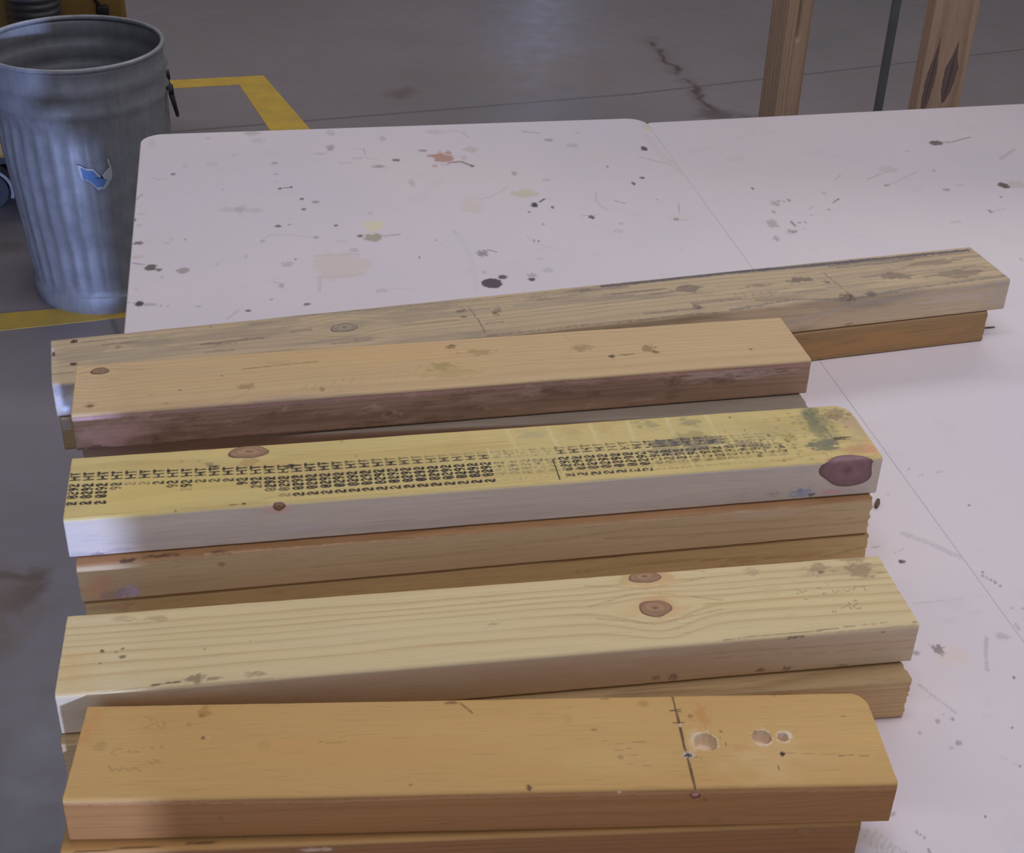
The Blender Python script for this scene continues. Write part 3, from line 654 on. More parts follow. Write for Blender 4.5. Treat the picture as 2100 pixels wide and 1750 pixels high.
        [1,[[432.1,-18.0],[545.1,-23.0],[670.6,-24.3]],1.07,[112,86,58],0.6,0.4],
    ],
    'cl': [
        [0,17.2,-5.6,22.8,4.0,[112,82,64],0.5,0.8,0.35],
        [1,[[406.0,-12.1],[501.4,-10.9],[637.1,-20.2],[672.6,-13.1]],1.08,[104,78,46],0.6,0.4],
        [1,[[537.8,-20.3],[573.2,-17.6],[636.3,-15.8]],0.9,[110,84,52],0.6,0.4],
    ],
    'D': [
        [1,[[-0.0,71.5],[12.4,74.1],[20.7,78.1],[34.3,76.2],[61.5,71.2]],0.67,[128,88,54],0.8,0.4],
        [1,[[26.1,70.4],[42.8,72.8]],0.68,[150,108,66],0.5,0.6],
        [0,15.4,13.4,3.7,3.2,[52,40,28],0.92,0.4,0.35],
        [0,15.3,14.5,6.5,5.5,[140,104,66],0.4,0.5,0.35],
        [0,93.1,29.4,1.5,2.3,[120,92,58],0.7,0.35,0.35],
        [0,81.1,8.6,2.0,1.0,[84,64,40],0.7,0.35,0.35],
        [0,130.9,49.8,1.4,1.7,[84,64,40],0.8,0.35,0.35],
        [0,34.1,57.6,5.0,1.7,[150,112,66],0.5,0.35,0.35],
        [0,66.5,24.1,2.5,3.3,[150,120,74],0.35,0.35,0.35],
        [1,[[7.2,46.0],[27.1,44.8],[43.8,40.7]],0.45,[160,122,74],0.4,0.6],
        [1,[[149.6,59.3],[177.9,61.6],[219.6,63.9]],1.11,[104,74,44],0.8,0.4],
        [1,[[171.4,67.1],[196.2,66.3]],0.89,[120,88,52],0.5,0.3],
        [0,347.4,74.0,6.0,4.7,[84,68,42],0.75,0.6,0.35],
        [0,152.0,28.0,8.7,5.2,[120,96,60],0.6,0.7,0.35],
        [1,[[125.1,-7.0],[158.4,24.5]],0.63,[130,104,64],0.4,0.3],
        [0,373.4,59.9,18.4,6.5,[126,104,70],0.6,0.8,0.35],
        [0,332.4,37.8,18.1,8.1,[120,108,62],0.6,0.8,0.35],
        [0,341.8,24.6,26.9,10.6,[140,122,78],0.45,0.9,0.35],
        [0,470.0,53.9,12.1,6.5,[120,98,66],0.6,0.8,0.35],
        [0,496.3,33.9,3.7,3.6,[64,50,34],0.85,0.35,0.35],
        [0,511.2,35.6,8.4,1.8,[110,86,54],0.7,0.35,0.35],
        [0,535.6,44.6,7.5,8.4,[104,86,58],0.65,0.8,0.35],
        [0,540.5,36.2,4.2,3.7,[80,64,40],0.6,0.35,0.35],
        [1,[[459.7,82.6],[469.0,59.8],[476.7,61.6]],0.71,[130,106,70],0.5,0.3],
        [0,219.0,13.1,2.6,5.1,[120,92,56],0.6,0.35,0.35],
        [0,634.0,28.8,1.9,1.8,[90,66,40],0.8,0.35,0.35],
        [1,[[201.5,14.0],[206.3,20.2],[205.0,25.6]],0.65,[138,112,70],0.5,0.6],
        [1,[[209.9,15.0],[214.8,21.2],[213.5,26.7]],0.65,[138,112,70],0.5,0.6],
        [1,[[218.4,16.0],[223.3,22.3],[222.0,27.7]],0.65,[138,112,70],0.5,0.6],
        [1,[[226.8,17.0],[231.8,23.3],[230.6,28.8]],0.66,[138,112,70],0.5,0.6],
        [1,[[235.4,18.1],[240.4,24.4],[239.1,29.8]],0.66,[138,112,70],0.5,0.6],
        [1,[[243.9,19.1],[249.0,25.4],[247.8,30.9]],0.66,[138,112,70],0.5,0.6],
        [1,[[252.5,20.2],[257.6,26.5],[256.4,32.0]],0.66,[138,112,70],0.5,0.6],
        [1,[[261.1,21.2],[266.3,27.6],[265.1,33.1]],0.66,[138,112,70],0.5,0.6],
        [1,[[269.7,22.3],[275.0,28.6],[273.8,34.2]],0.66,[138,112,70],0.5,0.6],
        [1,[[278.4,23.3],[283.7,29.7],[282.6,35.2]],0.66,[138,112,70],0.5,0.6],
        [1,[[287.1,24.4],[292.5,30.8],[291.4,36.3]],0.67,[138,112,70],0.5,0.6],
        [1,[[295.8,25.4],[301.2,31.9],[300.2,37.4]],0.67,[138,112,70],0.5,0.6],
        [1,[[304.6,26.5],[310.1,32.9],[309.0,38.5]],0.67,[138,112,70],0.5,0.6],
        [1,[[313.4,27.6],[318.9,34.0],[317.9,39.6]],0.67,[138,112,70],0.5,0.6],
        [1,[[322.3,28.7],[327.8,35.1],[326.8,40.7]],0.67,[138,112,70],0.5,0.6],
        [1,[[331.1,29.7],[336.7,36.2],[335.8,41.9]],0.67,[138,112,70],0.5,0.6],
        [0,278.4,65.8,229.7,47.3,[176,140,86],0.3,0.5,1.0],
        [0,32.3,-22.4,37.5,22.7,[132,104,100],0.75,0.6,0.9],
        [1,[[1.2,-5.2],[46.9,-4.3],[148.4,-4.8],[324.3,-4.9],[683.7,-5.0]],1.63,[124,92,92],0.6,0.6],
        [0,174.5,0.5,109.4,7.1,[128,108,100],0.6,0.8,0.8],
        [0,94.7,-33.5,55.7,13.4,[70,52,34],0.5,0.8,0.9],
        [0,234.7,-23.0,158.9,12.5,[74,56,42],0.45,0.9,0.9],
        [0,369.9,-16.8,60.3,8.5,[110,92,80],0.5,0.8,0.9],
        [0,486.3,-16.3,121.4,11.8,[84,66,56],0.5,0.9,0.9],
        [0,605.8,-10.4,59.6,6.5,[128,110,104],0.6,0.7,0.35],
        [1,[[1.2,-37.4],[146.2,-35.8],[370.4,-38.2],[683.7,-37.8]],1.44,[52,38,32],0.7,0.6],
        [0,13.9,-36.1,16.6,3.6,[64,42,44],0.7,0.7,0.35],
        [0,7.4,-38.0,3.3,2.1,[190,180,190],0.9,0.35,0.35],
        [0,425.0,-8.4,28.1,7.4,[90,74,64],0.5,0.9,0.35],
        [0,549.0,-29.6,14.0,3.3,[60,44,34],0.3150106642356555,0.9,0.8],
        [0,300.6,-6.1,5.3,5.7,[128,106,94],0.2703530605009472,0.9,0.8],
        [0,316.6,-33.6,19.3,5.3,[60,44,34],0.34790690561952275,0.9,0.8],
        [0,465.3,-6.8,14.2,3.1,[128,106,94],0.21926433119365732,0.9,0.8],
        [0,468.4,-31.2,8.7,5.6,[128,106,94],0.20555516530106324,0.9,0.8],
        [0,484.6,-5.0,13.3,3.8,[60,44,34],0.2974827933726818,0.9,0.8],
        [0,548.3,-14.6,7.5,4.8,[60,44,34],0.4396818472889402,0.9,0.8],
        [0,197.9,-14.0,16.9,3.9,[60,44,34],0.27085823851875906,0.9,0.8],
        [0,69.1,-31.3,5.5,5.1,[60,44,34],0.4853068943587398,0.9,0.8],
        [0,295.0,-32.4,13.6,3.0,[128,106,94],0.40231691446602885,0.9,0.8],
        [0,470.8,-18.9,8.5,4.6,[60,44,34],0.40766668239344894,0.9,0.8],
        [0,440.0,-16.2,18.2,2.9,[60,44,34],0.43938016582910633,0.9,0.8],
        [0,283.6,-25.7,14.4,5.6,[128,106,94],0.4171028763952389,0.9,0.8],
        [0,549.6,-9.6,17.3,5.4,[60,44,34],0.36597501193806226,0.9,0.8],
        [0,343.8,-33.3,9.8,3.6,[60,44,34],0.32605536040793914,0.9,0.8],
        [0,438.3,-33.0,20.5,3.4,[128,106,94],0.25630248207035566,0.9,0.8],
        [0,558.8,-9.8,12.0,2.4,[128,106,94],0.4486394212929567,0.9,0.8],
        [0,141.9,-19.8,8.3,3.8,[60,44,34],0.23187861535962717,0.9,0.8],
        [0,585.9,-13.5,12.8,2.4,[60,44,34],0.2585478564790959,0.9,0.8],
        [0,260.2,-32.0,18.8,3.9,[60,44,34],0.4000979131561642,0.9,0.8],
        [0,582.4,-15.3,18.9,3.7,[60,44,34],0.4212400948370681,0.9,0.8],
        [0,357.2,-25.3,16.2,2.2,[60,44,34],0.24471149324466487,0.9,0.8],
        [0,185.3,-10.6,5.1,2.8,[128,106,94],0.4658225484291059,0.9,0.8],
        [0,265.2,-15.5,11.1,4.6,[128,106,94],0.4822874246928783,0.9,0.8],
        [0,280.7,-25.5,10.0,5.1,[60,44,34],0.4613041135523648,0.9,0.8],
        [0,359.5,-26.4,13.5,3.3,[60,44,34],0.2151351240974063,0.9,0.8],
        [0,86.4,-19.7,11.5,5.0,[60,44,34],0.3670651432095008,0.9,0.8],
        [0,350.5,-22.5,16.6,4.1,[60,44,34],0.34753516388254,0.9,0.8],
        [0,427.2,-12.3,14.0,4.6,[60,44,34],0.49711012416918077,0.9,0.8],
        [0,511.6,-34.0,10.0,3.9,[60,44,34],0.21400748461157745,0.9,0.8],
        [0,72.3,-11.6,17.2,2.6,[128,106,94],0.2748145671175373,0.9,0.8],
        [0,100.1,-10.1,14.5,3.8,[60,44,34],0.33594928350158015,0.9,0.8],
        [0,220.5,-18.9,19.0,2.8,[128,106,94],0.27533890377527187,0.9,0.8],
        [0,173.3,-14.0,5.8,5.4,[60,44,34],0.25275130194315193,0.9,0.8],
        [0,63.4,-6.3,7.4,3.5,[128,106,94],0.4943091852173133,0.9,0.8],
        [0,602.8,-12.4,15.8,5.7,[60,44,34],0.45621168061596407,0.9,0.8],
        [0,293.0,-27.8,9.8,4.4,[60,44,34],0.2313263617185422,0.9,0.8],
        [0,519.8,-29.9,13.3,3.7,[128,106,94],0.31229289071850186,0.9,0.8],
        [0,596.3,-17.8,11.6,3.6,[60,44,34],0.2831955827922434,0.9,0.8],
        [0,194.7,-6.5,12.8,3.6,[60,44,34],0.24677573213683265,0.9,0.8],
        [0,620.8,-9.1,11.6,5.8,[60,44,34],0.3229485470145123,0.9,0.8],
        [0,544.2,-5.6,6.0,5.6,[128,106,94],0.27831137863167643,0.9,0.8],
        [0,344.1,-12.2,19.2,5.6,[60,44,34],0.35722524599976296,0.9,0.8],
        [0,167.7,-16.3,15.9,4.6,[60,44,34],0.2996832798165164,0.9,0.8],
        [0,310.7,-16.1,15.6,5.0,[60,44,34],0.3323649625437183,0.9,0.8],
        [0,100.7,-15.1,18.7,3.8,[60,44,34],0.38183494579878674,0.9,0.8],
        [0,397.9,-28.9,9.0,3.3,[128,106,94],0.34997931785730235,0.9,0.8],
        [0,647.9,-9.3,19.1,4.0,[60,44,34],0.46432260962090854,0.9,0.8],
        [0,136.6,-19.4,8.1,3.3,[128,106,94],0.31944824463396126,0.9,0.8],
        [0,533.5,-5.4,22.2,5.7,[128,106,94],0.25904444446297376,0.9,0.8],
        [0,453.1,-10.6,11.0,2.3,[60,44,34],0.24732105014722108,0.9,0.8],
        [0,165.7,-28.9,8.2,5.1,[60,44,34],0.21736265551297537,0.9,0.8],
        [0,95.5,-31.3,16.8,2.1,[128,106,94],0.2679634498935294,0.9,0.8],
        [0,214.6,-21.7,7.6,5.6,[60,44,34],0.3713179678977848,0.9,0.8],
        [0,400.7,-13.2,16.9,5.8,[60,44,34],0.22512554766679646,0.9,0.8],
        [0,550.6,-25.3,13.5,4.7,[60,44,34],0.29114587542807985,0.9,0.8],
        [0,365.4,-6.9,14.3,2.8,[60,44,34],0.4699813028098433,0.9,0.8],
        [0,410.2,-12.1,16.4,5.8,[128,106,94],0.43964472780390446,0.9,0.8],
        [0,255.0,-21.8,13.8,2.4,[128,106,94],0.3563337932230298,0.9,0.8],
        [0,369.9,-26.8,5.9,2.9,[128,106,94],0.2899244471514526,0.9,0.8],
    ],
    'E': [
        [0,164.2,59.6,96.0,24.8,[128,112,96],0.6,0.9,0.9],
        [0,92.1,65.2,28.4,14.3,[128,116,98],0.5,0.8,0.35],
        [0,341.2,63.3,79.8,23.5,[126,112,96],0.55,0.9,0.9],
        [0,67.1,40.6,55.7,15.8,[134,122,106],0.4,0.8,0.35],
        [1,[[0.5,88.7],[93.5,87.8],[158.4,89.4],[293.4,84.9],[451.8,82.0],[582.5,83.0]],1.17,[84,74,70],0.55,0.7],
        [1,[[582.5,83.0],[736.6,84.1],[856.2,81.3],[1035.3,79.8]],3.69,[66,62,70],0.95,0.4],
        [1,[[853.3,75.5],[946.9,76.1],[1038.2,73.9]],1.39,[80,72,70],0.8,0.6],
        [1,[[158.0,90.6],[157.9,79.9]],0.73,[64,54,44],0.9,0.3],
        [1,[[11.8,60.9],[101.6,63.1],[149.9,62.7]],1.16,[120,102,88],0.4,0.7],
        [0,22.5,80.7,4.2,4.1,[52,38,30],0.95,0.4,0.35],
        [0,20.5,34.3,4.1,3.9,[52,38,30],0.95,0.4,0.35],
        [0,2.5,58.0,2.3,5.0,[40,34,40],0.9,0.5,0.35],
        [0,0.8,68.3,2.8,5.0,[180,176,200],0.8,0.35,0.35],
        [0,64.2,59.2,3.7,5.0,[110,98,82],0.6,0.35,0.35],
        [1,[[-0.2,18.9],[20.2,18.1]],0.9,[110,92,70],0.6,0.3],
        [0,673.4,58.5,18.0,10.0,[84,74,66],0.65,0.8,0.35],
        [0,667.1,14.2,6.2,6.3,[84,74,66],0.7,0.8,0.35],
        [0,805.0,50.7,16.3,6.7,[84,74,66],0.7,0.8,0.35],
        [0,832.6,39.8,3.8,4.4,[84,74,66],0.8,0.8,0.35],
        [0,918.8,36.1,19.8,11.3,[84,74,66],0.55,0.8,0.35],
        [0,867.8,3.1,6.4,5.4,[84,74,66],0.75,0.8,0.35],
        [0,838.3,3.6,9.6,6.4,[84,74,66],0.75,0.8,0.35],
        [0,451.1,49.1,4.0,5.3,[84,74,66],0.85,0.8,0.35],
        [0,416.6,60.1,7.1,4.3,[84,74,66],0.7,0.8,0.35],
        [0,416.0,46.9,4.5,3.1,[84,74,66],0.7,0.8,0.35],
        [0,455.6,56.0,4.6,8.6,[84,74,66],0.5,0.8,0.35],
        [0,503.3,70.8,15.5,6.6,[84,74,66],0.4,0.8,0.35],
        [0,756.2,47.8,16.1,3.3,[84,74,66],0.5,0.8,0.35],
        [0,994.5,27.3,33.4,11.3,[84,74,66],0.5,0.8,0.35],
        [0,765.2,16.0,42.4,8.6,[84,74,66],0.35,0.8,0.35],
        [0,968.6,58.5,45.0,7.0,[84,74,66],0.5,0.8,0.35],
        [1,[[427.1,65.6],[429.6,38.3],[430.5,7.9]],0.76,[84,70,60],0.75,0.3],
        [1,[[839.9,60.6],[842.3,29.1],[844.8,4.5]],0.82,[84,70,60],0.75,0.3],
        [0,843.1,1.3,2.7,6.4,[70,60,54],0.7,0.35,0.35],
        [1,[[430.7,2.5],[536.3,2.8],[645.0,0.9],[683.5,-0.8]],1.47,[92,80,64],0.7,0.7],
        [1,[[428.3,-6.4],[586.9,-7.3],[698.9,-4.2]],1.95,[100,90,70],0.6,0.8],
        [1,[[550.4,45.5],[633.8,44.6],[695.9,42.9]],1.03,[120,104,84],0.5,0.7],
        [1,[[382.8,85.6],[450.1,75.4],[588.5,75.8]],0.76,[120,104,84],0.4,0.7],
        [1,[[701.1,1.0],[773.2,8.3],[841.0,-2.9],[914.0,5.1],[1046.8,9.7]],2.85,[92,86,84],0.7,0.8],
        [0,796.7,21.0,42.7,15.3,[150,132,106],0.4,0.7,0.35],
        [1,[[855.0,42.4],[958.2,40.2],[1021.4,40.7]],1.36,[104,92,82],0.5,0.8],
        [1,[[131.9,43.2],[156.5,43.1],[181.3,42.6]],1.22,[172,152,118],0.40177412960210956,0.7],
        [1,[[951.2,74.9],[965.6,74.9],[980.0,74.7]],3.29,[88,78,72],0.567659257478734,0.7],
        [1,[[351.7,41.9],[380.0,41.9],[408.5,41.3]],1.71,[88,78,72],0.39828882550343436,0.7],
        [1,[[771.4,29.5],[798.2,29.4],[825.1,28.8]],2.86,[172,152,118],0.5421763441045092,0.7],
        [1,[[1006.8,64.4],[1037.7,64.4],[1068.7,63.9]],2.38,[88,78,72],0.4736461992711568,0.7],
        [1,[[577.6,62.9],[613.2,62.9],[648.9,62.4]],2.89,[88,78,72],0.3950658849297478,0.7],
        [1,[[451.0,59.9],[461.8,59.9],[472.5,59.8]],2.86,[172,152,118],0.5004820422167423,0.7],
        [1,[[147.6,29.8],[160.6,29.7],[173.6,29.4]],2.65,[88,78,72],0.4260018900964848,0.7],
        [1,[[49.8,66.8],[66.8,66.9],[83.8,66.6]],1.94,[88,78,72],0.6671470186134462,0.7],
        [1,[[685.2,54.7],[694.4,54.6],[703.7,54.5]],1.62,[172,152,118],0.6987525564388846,0.7],
        [1,[[435.3,28.2],[445.0,28.1],[454.6,27.9]],1.3,[88,78,72],0.6460615372557701,0.7],
        [1,[[571.9,57.2],[590.9,57.2],[609.9,56.9]],1.46,[88,78,72],0.41043436038800135,0.7],
        [1,[[40.8,17.2],[60.5,17.1],[80.4,16.6]],1.34,[172,152,118],0.6087364059117921,0.7],
        [1,[[195.9,77.6],[221.4,77.7],[247.0,77.3]],2.74,[88,78,72],0.35943019398464593,0.7],
        [1,[[807.0,65.9],[819.5,65.9],[831.8,65.8]],1.4,[88,78,72],0.45254127345423006,0.7],
        [1,[[712.0,42.9],[750.5,42.8],[789.1,42.1]],1.73,[172,152,118],0.46031396150020104,0.7],
        [1,[[242.9,6.8],[277.9,6.5],[313.2,5.6]],1.74,[88,78,72],0.5026005262573159,0.7],
        [1,[[297.0,24.1],[305.7,24.0],[314.4,23.9]],1.32,[88,78,72],0.49141315561394217,0.7],
        [1,[[232.7,16.7],[261.9,16.5],[291.3,15.8]],2.09,[172,152,118],0.5815164300097252,0.7],
        [1,[[666.4,21.3],[706.5,21.1],[746.8,20.2]],1.57,[88,78,72],0.5691455552108835,0.7],
        [1,[[145.7,47.5],[175.8,47.4],[206.2,46.9]],2.66,[88,78,72],0.6157298539435854,0.7],
        [1,[[51.4,54.2],[63.0,54.2],[74.7,54.0]],2.79,[172,152,118],0.40040537517051306,0.7],
        [1,[[237.4,54.1],[246.7,54.1],[256.1,53.9]],2.68,[88,78,72],0.5727264976520935,0.7],
        [1,[[159.6,43.2],[169.1,43.2],[178.7,43.0]],2.19,[88,78,72],0.43108212983411015,0.7],
        [1,[[54.9,73.7],[78.0,73.8],[101.2,73.4]],2.23,[172,152,118],0.46368022649696894,0.7],
        [1,[[628.1,53.8],[641.1,53.8],[654.0,53.5]],1.89,[88,78,72],0.4883438791888368,0.7],
        [1,[[931.3,71.4],[944.0,71.4],[956.6,71.3]],2.51,[88,78,72],0.687187475964439,0.7],
        [1,[[901.3,27.2],[912.9,27.1],[924.4,26.9]],2.91,[172,152,118],0.5891811580837552,0.7],
        [1,[[145.8,45.8],[154.4,45.8],[163.1,45.6]],2.51,[88,78,72],0.601521976015899,0.7],
        [1,[[786.2,22.8],[804.4,22.7],[822.6,22.3]],2.8,[88,78,72],0.4372097260721422,0.7],
        [1,[[140.9,51.6],[162.7,51.6],[184.6,51.2]],1.66,[172,152,118],0.5620240165938711,0.7],
        [1,[[588.8,62.6],[618.3,62.6],[648.0,62.1]],1.96,[88,78,72],0.6071413595288125,0.7],
        [1,[[274.3,20.2],[294.2,20.0],[314.1,19.6]],2.12,[88,78,72],0.5856712125908122,0.7],
        [1,[[502.6,61.3],[543.1,61.4],[584.0,60.7]],1.46,[172,152,118],0.4637232866407936,0.7],
        [1,[[539.3,79.3],[552.9,79.4],[566.5,79.2]],2.77,[88,78,72],0.6243350336982729,0.7],
        [1,[[606.2,12.5],[639.6,12.2],[673.1,11.4]],1.81,[88,78,72],0.575703284174425,0.7],
        [1,[[320.8,23.8],[340.1,23.7],[359.4,23.3]],1.47,[172,152,118],0.6567598128789987,0.7],
        [1,[[665.6,24.0],[693.1,23.9],[720.7,23.3]],2.73,[88,78,72],0.506755688732544,0.7],
        [1,[[555.6,76.6],[582.8,76.6],[610.0,76.3]],2.8,[88,78,72],0.5969409333016393,0.7],
        [1,[[793.8,42.5],[834.3,42.4],[875.0,41.7]],1.55,[172,152,118],0.6564951854237565,0.7],
        [1,[[360.9,74.8],[388.5,74.9],[416.2,74.5]],2.06,[88,78,72],0.49993041088645657,0.7],
        [1,[[861.4,69.9],[893.4,69.9],[925.6,69.5]],2.19,[88,78,72],0.5348905642279171,0.7],
        [1,[[486.3,71.1],[511.4,71.1],[536.6,70.8]],2.84,[172,152,118],0.40993198584008034,0.7],
        [1,[[31.4,77.6],[51.6,77.7],[71.9,77.4]],2.77,[88,78,72],0.365482914645633,0.7],
        [1,[[1003.7,39.3],[1017.7,39.2],[1031.7,39.0]],2.22,[88,78,72],0.422576024655497,0.7],
        [1,[[696.7,39.2],[715.3,39.2],[733.9,38.8]],1.79,[172,152,118],0.6534419055628318,0.7],
        [1,[[719.7,37.7],[717.8,24.0]],0.79,[112,96,78],0.5,0.3],
        [1,[[729.7,36.7],[727.7,23.0]],0.8,[112,96,78],0.5,0.3],
        [1,[[739.7,35.7],[737.7,22.0]],0.8,[112,96,78],0.5,0.3],
        [1,[[749.8,34.7],[747.7,21.0]],0.8,[112,96,78],0.5,0.3],
        [1,[[759.9,33.8],[757.7,20.0]],0.8,[112,96,78],0.5,0.3],
        [1,[[720.3,45.9],[765.9,43.3]],0.53,[112,96,78],0.5,0.3],
        [1,[[761.6,-26.2],[847.2,-10.0],[937.1,-7.9],[1041.2,-2.0]],3.55,[104,98,92],0.6,0.7],
        [0,975.6,-15.2,57.8,6.3,[120,112,104],0.4,0.8,0.35],
        [0,845.5,-34.2,6.1,2.5,[90,72,58],0.6,0.35,0.35],
        [0,1031.8,-15.2,19.5,19.0,[104,98,96],0.4,0.7,0.35],
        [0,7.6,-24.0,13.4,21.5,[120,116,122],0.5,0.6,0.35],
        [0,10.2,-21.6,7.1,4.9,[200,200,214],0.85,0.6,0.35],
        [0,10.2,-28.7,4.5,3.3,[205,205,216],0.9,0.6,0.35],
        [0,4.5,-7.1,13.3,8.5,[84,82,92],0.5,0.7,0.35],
    ],
    'e': [
        [0,2.6,-7.1,9.0,11.0,[96,94,92],0.5,0.35,0.35],
        [0,883.2,-21.7,127.9,19.1,[112,80,46],0.4,0.6,0.9],
    ],
}
HOLES = [[429.5, 41.7, 7.7], [469.3, 45.5, 6.5], [484.5, 45.4, 3.7]]
KNOTS = {"B": [[447.0, 82.9, 14.0, 9.2], [446.2, 43.6, 13.6, 12.1]], "C": [[145.1, 78.4, 17.8, 11.3], [167.3, -2.3, 5.4, 5.7], [650.9, -10.0, 29.0, 19.4]], "D": [[21.4, 74.0, 8.7, 7.2]], "E": [[290.0, 50.7, 14.7, 11.4]]}

# ------------------------------------------------------------------ helpers
def tag(o, label=None, cat=None, group=None, kind=None):
    if label: o['label'] = label
    if cat: o['category'] = cat
    if group: o['group'] = group
    if kind: o['kind'] = kind
    return o

def link(name, me, mat, parent=None):
    o = bpy.data.objects.new(name, me); C.objects.link(o)
    if mat is not None and not me.materials: me.materials.append(mat)
    if parent is not None: o.parent = parent
    return o

def from_bm(name, bm, mat, parent=None, smooth=None):
    bmesh.ops.recalc_face_normals(bm, faces=bm.faces[:])
    me = bpy.data.meshes.new(name); bm.to_mesh(me); bm.free()
    if smooth is not None:
        me.shade_smooth(); me.set_sharp_from_angle(angle=math.radians(smooth))
    return link(name, me, mat, parent)

def empty(name, loc, rz=0):
    o = bpy.data.objects.new(name, None); C.objects.link(o); o.location = loc; o.rotation_euler = (0, 0, rz); return o

def box(bm, lo, hi, bevel=0.0):
    r = bmesh.ops.create_cube(bm, size=1.0)
    vs = r['verts']
    for v in vs:
        v.co = Vector([lo[i] + (v.co[i] + 0.5) * (hi[i] - lo[i]) for i in range(3)])
    if bevel > 0:
        es = list({e for v in vs for e in v.link_edges})
        bmesh.ops.bevel(bm, geom=es, offset=bevel, segments=2, profile=0.5, affect='EDGES')

def tube(bm, pts, rad, seg=12, caps=True):
    rings = []
    n = len(pts); pts = [Vector(p) for p in pts]; up = None
    for i, p in enumerate(pts):
        t = (pts[min(i + 1, n - 1)] - pts[max(i - 1, 0)]).normalized()
        if up is None: up = t.orthogonal().normalized()
        up = (up - t * up.dot(t)).normalized(); s = t.cross(up)
        r = rad[i] if isinstance(rad, (list, tuple)) else rad
        rings.append([bm.verts.new(p + (up * math.cos(a) + s * math.sin(a)) * r) for a in [2 * PI * k / seg for k in range(seg)]])
    for a, b in zip(rings, rings[1:]):
        for k in range(seg): bm.faces.new((a[k], a[(k + 1) % seg], b[(k + 1) % seg], b[k]))
    if caps: bm.faces.new(rings[0][::-1]); bm.faces.new(rings[-1])

def grid_mesh(name, P, quads, attrs):
    """numpy vertices + quads (and extra polygons) -> mesh with point attributes"""
    me = bpy.data.meshes.new(name)
    loops = np.concatenate([np.asarray(q, np.int32).ravel() for q in quads])
    sizes = np.concatenate([np.full(len(q), len(q[0]), np.int32) for q in quads])
    starts = np.concatenate([[0], np.cumsum(sizes)[:-1]]).astype(np.int32)
    me.vertices.add(len(P)); me.vertices.foreach_set('co', np.asarray(P, np.float32).ravel())
    me.loops.add(len(loops)); me.loops.foreach_set('vertex_index', loops)
    me.polygons.add(len(sizes)); me.polygons.foreach_set('loop_start', starts); me.polygons.foreach_set('loop_total', sizes)
    me.update(calc_edges=True); me.validate()
    for k, a in attrs.items():
        if a.ndim == 1:
            at = me.attributes.new(k, 'FLOAT', 'POINT'); at.data.foreach_set('value', a.astype(np.float32))
        else:
            at = me.attributes.new(k, 'FLOAT_COLOR', 'POINT'); at.data.foreach_set('color', a.astype(np.float32).ravel())
    return me

# smooth value noise in numpy, for the wear maps
def _hash(i, j, s):
    h = (i * 374761393 + j * 668265263 + s * 2147483647 + 974634343).astype(np.int64) & 0xFFFFFFFF
    h = ((h ^ (h >> 13)) * 1274126177) & 0xFFFFFFFF
    return ((h ^ (h >> 16)) & 0xFFFF) / 65535.0
def vnoise(x, y, s=0):
    xi = np.floor(x).astype(np.int64); yi = np.floor(y).astype(np.int64); fx = x - xi; fy = y - yi
    fx = fx * fx * (3 - 2 * fx); fy = fy * fy * (3 - 2 * fy)
    a = _hash(xi, yi, s); b = _hash(xi + 1, yi, s); c = _hash(xi, yi + 1, s); d = _hash(xi + 1, yi + 1, s)
    return (a * (1 - fx) + b * fx) * (1 - fy) + (c * (1 - fx) + d * fx) * fy
def fbm(x, y, s=0):
    return 0.55 * vnoise(x, y, s) + 0.3 * vnoise(2.1 * x, 2.1 * y, s + 7) + 0.15 * vnoise(4.3 * x, 4.3 * y, s + 13)

def lin(c):
    c = np.asarray(c, float) / 255.0
    return np.where(c <= 0.04045, c / 12.92, ((c + 0.055) / 1.055) ** 2.4)
K_TOP, K_FRONT = 0.55, 0.24   # ratio between a swatch taken under the shop lights and the bare surface colour
def albedo(c, k=None):
    a = lin(c) / (K_TOP if k is None else k)
    return a * min(1.0, 0.85 / a.max())

